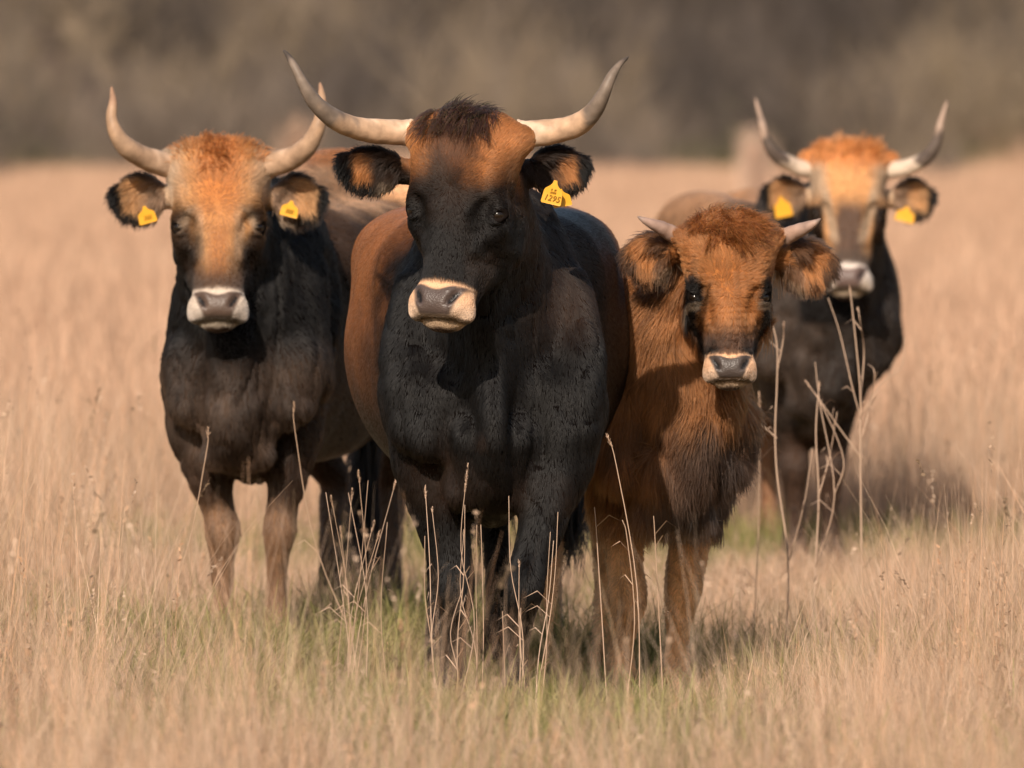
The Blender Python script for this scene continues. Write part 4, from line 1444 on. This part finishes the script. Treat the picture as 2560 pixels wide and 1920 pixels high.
def tint_dry():
    r = random.random()
    if r < .16:
        return np.array([.62, .60, .52])
    if r < .30:
        return np.array([1.08, .92, .80])
    return np.array([1, 1, 1.0])


def tint_far():
    return np.array([1.03, .97, .95])


def grass():
    dry = [ribbon_clump('dry', DRY, 130, .17, .10, .40, .0007, .0019, .45, .6, tint_dry, heads=.02) for _ in range(7)]
    dry += [ribbon_clump('dry_tall', DRY, 70, .17, .30, .78, .0006, .0013, .22, .35, tint_dry, heads=.05) for _ in range(4)]
    dry += [ribbon_clump('matted', DRY, 130, .20, .05, .26, .0006, .0017, 1.1, 1.2, tint_dry, heads=.0) for _ in range(4)]
    dry += [ribbon_clump('stems', DRY, 9, .22, .16, .42, .0007, .0012, .35, .25, tint_dry, heads=.0) for _ in range(4)]
    p = field_points(15, 47, lambda y: 50)
    patch = vnoise(p, .9, 90) + .5 * vnoise(p, 2.3, 91)
    # short round the animals' feet, taller on both sides
    fy = sm(31, 36, p[:, 1])
    mid = np.exp(-(np.abs(p[:, 0] - .02 - .3 * fy) / (1.0 + .45 * fy)) ** 3) * sm(25, 27.5, p[:, 1]) * (1 - sm(39.5, 41.5, p[:, 1]))
    keep = rng.random(len(p)) < (.95 - .10 * mid) * (1 - .80 * sm(-.1, .5, patch + .65 * np.exp(-((p[:, 0] + .05) / .7) ** 2) * (p[:, 1] < 30))) * (1 - .25 * mid)
    p, patch, mid = p[keep], patch[keep], mid[keep]
    tall = rng.random(len(p)) < .30 * (1 - .93 * mid)
    idx = np.where(tall, 7 + rng.integers(0, 4, len(p)), np.where(rng.random(len(p)) < .25 + .4 * mid, 11 + rng.integers(0, 4, len(p)), rng.integers(0, 7, len(p))))
    idx = np.where((rng.random(len(p)) < .12) & (mid > .2), 15 + rng.integers(0, 4, len(p)), idx)
    legs = np.exp(-((p[:, 0] - .02) / .75) ** 4) * sm(26, 27.5, p[:, 1]) * (1 - sm(34, 36, p[:, 1]))
    scl = rng.uniform(.65, 1.15, len(p)) * (1 - .56 * mid * np.where(idx > 10, .35, 1)) * (1 - .38 * legs) * (1 - .25 * sm(-.2, .8, patch))
    # the nearest strip stays low enough not to cover the animals
    near = sm(26.5, 20, p[:, 1])
    scl = scl * (1 - .30 * near * np.exp(-(np.abs(p[:, 0] + .02) / .55) ** 4))
    scatter('dry_grass', dry, p, rng.uniform(0, 6.28, len(p)), scl, idx, tilt=rng.normal(0, .10, (len(p), 2)))
    gr = [ribbon_clump('green', GREEN, 110, .15, .04, .20, .0010, .0024, .5, .8, lambda: np.array([1, 1, 1.0])) for _ in range(5)]
    p = field_points(22, 60, lambda y: 62 if y < 40 else 16)
    patch = 1.2 * vnoise(p, .9, 90) + .6 * vnoise(p, 2.3, 91) + .75 * np.exp(-((p[:, 0] + .05) / .85) ** 2) * (1 - sm(30, 31.5, p[:, 1])) - .25 * sm(31, 33, p[:, 1]) * (1 - sm(40, 42, p[:, 1]))
    keep = patch > .05 + .35 * rng.random(len(p))
    p = p[keep]
    scatter('green_grass', gr, p, rng.uniform(0, 6.28, len(p)), rng.uniform(.7, 1.6, len(p)) * (1 - .50 * np.exp(-((p[:, 0] - .05) / .8) ** 4) * sm(28, 29, p[:, 1]) * (1 - sm(31, 32, p[:, 1]))), rng.integers(0, 5, len(p)))
    pe = []
    for _ in range(1500):
        pe.append((random.uniform(-17, 17), 218 + 30 * random.random() ** .8, 0))
    pe = np.array(pe)
    ne = vnoise(pe * np.array([1, .15, 1]), .4, 99)
    far = [ribbon_clump('far', FAR, 130, .38, .25, .66, .0035, .0075, .3, .5, tint_far, seg=3) for _ in range(5)]
    p = field_points(47, 247, lambda y: 9 if y < 80 else (6 if y < 150 else 4.5), margin=3)
    p = np.concatenate([p, pe[ne > .0]])
    edge = np.concatenate([np.ones(len(p) - (ne > .0).sum()), 1 + 1.5 * ne[ne > .0]])
    scatter('far_grass', far, p, rng.uniform(0, 6.28, len(p)), rng.uniform(.7, 1.15, len(p)) * (1 + .28 * vnoise(p, .35, 98)) * edge, rng.integers(0, 5, len(p)))


def thicket():
    src = [shrub_clump('shrub', (TWIG, TWIG_DARK, TWIG, TWIG_PALE, TWIG_DARK)[i], 100 + i, 2.4 + .4 * i, 1.6, 8, 2, .03) for i in range(5)]
    p = []
    for _ in range(2500):
        y = 240 + 40 * random.random() ** .9
        x = random.uniform(-26, 26)
        z = np.interp(y, [246.5, 250, 256, 264, 276, 295], [-.2, 1.0, 3.2, 5.5, 8.5, 13])
        p.append((x, y, z))
    p = np.array(p)
    d = vnoise(p * np.array([1, .05, .8]), .45, 95)
    d2 = .6 * vnoise(p * np.array([1, .05, .7]), .38, 96) + .9 * vnoise(p * np.array([1, .05, 1]), 1.1, 97)
    keep = d > -.75
    p, d2 = p[keep], d2[keep]
    r = rng.random(len(p))
    idx = np.where(d2 > .12, np.where(r < .58, rng.integers(0, 2, len(p)) * 2, 3), np.where(r < .58, 1 + 3 * rng.integers(0, 2, len(p)), 0))
    q = np.stack([rng.uniform(-20, 20, 700), 243 - 36 * rng.random(700) ** 1.4, np.zeros(700)], 1)
    nq = vnoise(q * np.array([1, .12, 1]), .35, 77)
    q = q[nq > -.1 + (243 - q[:, 1]) * .012]
    scl = np.concatenate([rng.uniform(.5, 1.1, len(p)), rng.uniform(.22, .55, len(q))])
    idx = np.concatenate([idx, rng.integers(0, 5, len(q))])
    p = np.concatenate([p, q])
    scatter('thicket', src, p, rng.uniform(0, 6.28, len(p)), scl, idx)


# ------------------------------------------------------------------ single stalks and weeds that stand out
def stalk_mesh(P, r0, head=None):
    """a bent stem with an optional seed head; returns verts, faces"""
    S = spline(P, 5)
    V, Fc = tube(S, np.linspace(r0, r0 * .55, len(S)), 5)
    V = list(V)
    for i in range(2 + int(rng.random() * 2)):
        q = S[int(rng.uniform(.12, .7) * (len(S) - 1))]
        a = rng.random() * 6.283
        ll = rng.uniform(.03, .09)
        o = np.array([math.cos(a), math.sin(a) * .6, 0])
        sd = np.cross(o, (0, 0, 1)) * .0016 + np.array([0, 0, .0010])
        b = len(V)
        V += [q - sd, q + sd, q + o * ll * .5 + np.array([0, 0, ll * .45]) + sd, q + o * ll * .5 + np.array([0, 0, ll * .45]) - sd, q + o * ll + np.array([0, 0, ll * .2])]
        Fc += [(b, b + 1, b + 2, b + 3), (b + 3, b + 2, b + 4)]
    if head:
        hl, hw, kind = head
        end = S[-1]
        d = S[-1] - S[-3]
        d /= np.linalg.norm(d)
        k = int(hl / .0045)
        for i in range(k):
            t = i / k
            c = end - d * hl * (.8 - t)
            w = hw * math.sin(PI * min(1, .15 + t * .85)) ** .7
            for j in range(4):
                a = rng.random() * 6.283
                o = np.array([math.cos(a), math.sin(a), 0])
                tip = c + d * .009 + o * w
                s_ = np.cross(d, o) * .0016
                b = len(V)
                V += [c, c + (tip - c) * .5 + s_, tip, c + (tip - c) * .5 - s_]
                Fc.append((b, b + 1, b + 2, b + 3))
    return np.array(V), Fc


def stalks():
    # (foot px, top px, top py, depth, bend, head) ; grouped by what they stand in front of
    A = [(1095, 1063, 1222, 29.2, .02, (.035, .006)), (1112, 1080, 1272, 29.1, -.02, (.015, .005)), (1128, 1168, 1175, 29.3, .04, (.075, .006)),
         (1150, 1162, 1262, 29.0, -.01, None), (1075, 1062, 1340, 28.9, .02, None), (1190, 1192, 1312, 29.2, .0, None), (1176, 1160, 1330, 29.1, .01, (.02, .005)),
         (1200, 1202, 1312, 29.3, .0, None), (1296, 1272, 1240, 29.2, .01, None), (1288, 1298, 1405, 28.9, .0, (.02, .006)), (1336, 1384, 1352, 29.1, -.01, None),
         (1320, 1395, 1280, 29.3, .01, None), (1260, 1256, 1528, 28.8, .0, None), (1298, 1302, 1520, 28.7, .0, None), (1100, 1158, 1466, 28.9, .01, None), (1345, 1376, 1330, 29.4, .02, None)]
    ORD = 'first second third fourth fifth sixth seventh eighth ninth tenth eleventh twelfth thirteenth fourteenth fifteenth sixteenth'.split()
    A.sort(key=lambda a: a[1])
    for kk, (fx, tx, ty, y, bd, hd) in enumerate(A):
        b = np.array([(fx - 1280) / FPX * y, y, -.01])
        t = at(tx, ty, y + rng.uniform(-.05, .05))
        m1 = b * .6 + t * .4 + np.array([bd + rng.normal(0, .008), 0, 0])
        m2 = b * .3 + t * .7 + np.array([rng.normal(0, .006), 0, 0])
        V, Fc = stalk_mesh([b, m1, m2, t], .0016, (hd[0], hd[1], 0) if hd else None)
        o = mesh_obj('grass_stalk', V - b, Fc, STALK, None, True, np.ones((len(V), 3)) * rng.uniform(.8, 1.05))
        o.location = b
        tag(o, ORD[kk] + ' from the left of the thin stalks before the black-faced cow\'s front legs', 'grass stalk', 'dry stalks before the black-faced cow\'s legs')
    B = [(940, 735, 1010, 31.8, -.06, (.03, .006), 'long leaning seed-headed stalk before the tan-faced cow\'s chest'),
         (1600, 1520, 1092, 29.8, .03, (.04, .009), 'drooping seed-headed stalk between the black-faced cow and the calf'),
         (1520, 1486, 1268, 30.0, .0, None, 'bare straight stalk rising before the calf\'s left-hand front leg'),
         (1560, 1556, 1300, 30.0, .03, None, 'bare upright stalk close beside the calf\'s hairy knee'),
         (1880, 1898, 990, 33.5, .01, (.055, .008), 'upright stalk with a feathery seed head right of the calf\'s chest'),
         (320, 520, 1075, 31.5, .05, (.03, .010), 'blurred stalk with a short bent head before the tan-faced cow\'s shoulder'),
         (1660, 1634, 1290, 30.2, .0, None, 'pale short stalk before the calf\'s brisket')]
    for (fx, tx, ty, y, bd, hd, lb) in B:
        b = np.array([(fx - 1280) / FPX * y, y, -.01])
        t = at(tx, ty, y)
        m1 = b * .55 + t * .45 + np.array([bd, 0, .02])
        m2 = b * .12 + t * .88 + np.array([bd * .4, 0, .015])
        V, Fc = stalk_mesh([b, m1, m2, t], .0019, (hd[0], hd[1], 0) if hd else None)
        o = mesh_obj('grass_stalk', V - b, Fc, STALK, None, True, np.ones((len(V), 3)) * 1.0)
        o.location = b
        tag(o, lb, 'grass stalk')
    # cluster between the left cow and the black-faced cow
    for i in range(11):
        tp_ = -85 + 17 * i + rng.uniform(-5, 5)
        y = 30.6 + rng.uniform(-.2, .6)
        fx = 905 + rng.uniform(-85, 85)
        b = np.array([(fx - 1280) / FPX * y, y, -.01])
        t = at(900 + tp_, 1180 + rng.uniform(0, 160), y + rng.uniform(-.1, .1))
        m1 = (b + t) / 2 + np.array([rng.uniform(-.03, .03), 0, 0])
        V, Fc = stalk_mesh([b, m1, t], .0014, (.035, .007, 0) if i % 3 else None)
        o = mesh_obj('grass_stalk', V - b, Fc, STALK, None, True, np.ones((len(V), 3)) * rng.uniform(.85, 1.1))
        o.location = b
        tag(o, ORD[i] + ' stalk from the left in the loose tuft left of the black-faced cow\'s belly', 'grass stalk', 'stalks between the tan-faced and black-faced cows')
    # the branched dead weeds before the far cow
    weeds = [
        (1962, 33.2, [[(1965, 1560), (1975, 1400), (1945, 1200), (1938, 1080), (1942, 960), (1938, 860), (1925, 778)], [(1942, 1095), (1900, 1060), (1850, 1020)], [(1940, 930), (1960, 850), (1958, 808)], [(1975, 1400), (2010, 1250), (2030, 1120)]], 'tall dead weed with few forks directly right of the calf'),
        (2040, 33.4, [[(2030, 1600), (2042, 1420), (2046, 1240), (2040, 1080), (2046, 960)], [(2042, 1420), (2085, 1240), (2050, 1010), (2035, 905)], [(2085, 1240), (2110, 1150), (2060, 1020), (2015, 955)], [(2046, 1240), (2070, 1140), (2092, 1030)]], 'branching dead weed before the far cow\'s front legs, middle one of three'),
        (2150, 33.6, [[(2160, 1560), (2156, 1300), (2150, 1100), (2152, 980), (2140, 850), (2122, 718)], [(2152, 1050), (2130, 960), (2100, 830), (2070, 745)], [(2150, 1040), (2200, 960), (2250, 920), (2262, 850)], [(2152, 1100), (2180, 1000), (2190, 930), (2170, 910)], [(2150, 1000), (2160, 880), (2150, 800), (2145, 770)], [(2156, 1150), (2090, 1060), (2040, 990), (2020, 965)]], 'tallest branching dead weed, its tip reaching the far cow\'s muzzle'),
    ]
    for (bx, y, br, lb) in weeds:
        b = np.array([(bx - 1280) / FPX * y, y, 0])
        V, Fc = [], []
        for i, path in enumerate(br):
            pts = [at(px + rng.normal(0, 2), py, y + (0 if (i == 0 or j == 0) else rng.uniform(-.08, .08))) for j, (px, py) in enumerate(path)]
            if i == 0:
                pts[0][2] = min(pts[0][2], -.01)
            v, f = stalk_mesh(pts, .0033 if i == 0 else .0021, (.03, .006, 0) if i % 2 == 0 else None)
            f = [tuple(q + len(V) for q in ff) for ff in f]
            V += list(v)
            Fc += f
        V = np.array(V) - b
        o = mesh_obj('dead_weed', V, Fc, STALK, None, True, np.ones((len(V), 3)) * 1.02)
        o.location = b
        tag(o, lb, 'dead weed')


def background_plants():
    # pale plumes of dead reed at the field's far edge, and green bushes behind
    for (px, py, w, h, lb) in [(742, 300, .9, 1.5, 'pale tuft of dead reed at the field\'s far edge behind the tan-faced cow\'s horn'),
                               (1885, 330, .6, 1.3, 'pale tuft of dead reed at the far edge behind the far cow\'s left-hand horn')]:
        y = 150.0
        o = ribbon_clump('reed_tuft', DRY, 150, .12, h * .8, h * 1.05, .012, .02, .12, .18, lambda: np.array([1.0, 1.0, 1.05]), heads=0, link=True)
        z = CAM_H - (py - 300) / FPX * y - h
        o.location = ((px - 1280) / FPX * y, y, 0)
        k = (CAM_H - (py - 300) / FPX * y + .1) / (h)
        o.scale = (1, 1, k)
        tag(o, lb, 'reed tuft')
    lf = [blade_mat('sparse_green_leaves', srgb('#6a7145'), srgb('#7f8350'), .3)]
    for (px, w, h, lb) in [(1640, 3.4, 1.2, 'low green bush at the field edge between the black-faced and far cows'),
                           (1870, 1.6, 1.3, 'small green bush at the field edge behind the far cow\'s left-hand horn'),
                           (60, 2.6, 1.2, 'low green bush at the far edge of the field, at the left border'),
                           (2500, 2.8, 1.2, 'low green bush at the far edge of the field, right of the far cow')]:
        y = 240.0
        V, Q, C = [], [], []
        for i in range(2600):
            c = np.array([random.gauss(0, w * .33), random.gauss(0, .4), abs(random.gauss(0, h * .42))])
            d1 = np.array([random.gauss(0, 1), random.gauss(0, 1), random.gauss(0, 1)]) * .035
            d2 = np.array([random.gauss(0, 1), random.gauss(0, 1), random.gauss(0, 1)]) * .018
            q = len(V)
            V += [c, c + d1 * .5 + d2, c + d1, c + d1 * .5 - d2]
            g = random.uniform(.6, 1.2)
            C += [np.array([g, g, g])] * 4
            Q.append((q, q + 1, q + 2, q + 3))
        root = empty('bush', ((px - 1280) / FPX * y, y, 0))
        tag(root, lb, 'bush')
        lo_ = mesh_obj('foliage', np.array(V), np.array(Q), lf[0], root, False, np.array(C))
        st = shrub_clump('branches', TWIG, px, h * 1.1, w * .5, 5, 1, .012)
        COL.objects.link(st)
        st.parent = root
        st['kind'] = 'stuff'


import time as _t
_t0 = _t.time()
ground()
hill()
thicket()
for c_ in COWS:
    build_cow(c_)
    print('cow', round(_t.time() - _t0, 1))
grass()
stalks()
background_plants()
print('built', round(_t.time() - _t0, 1))
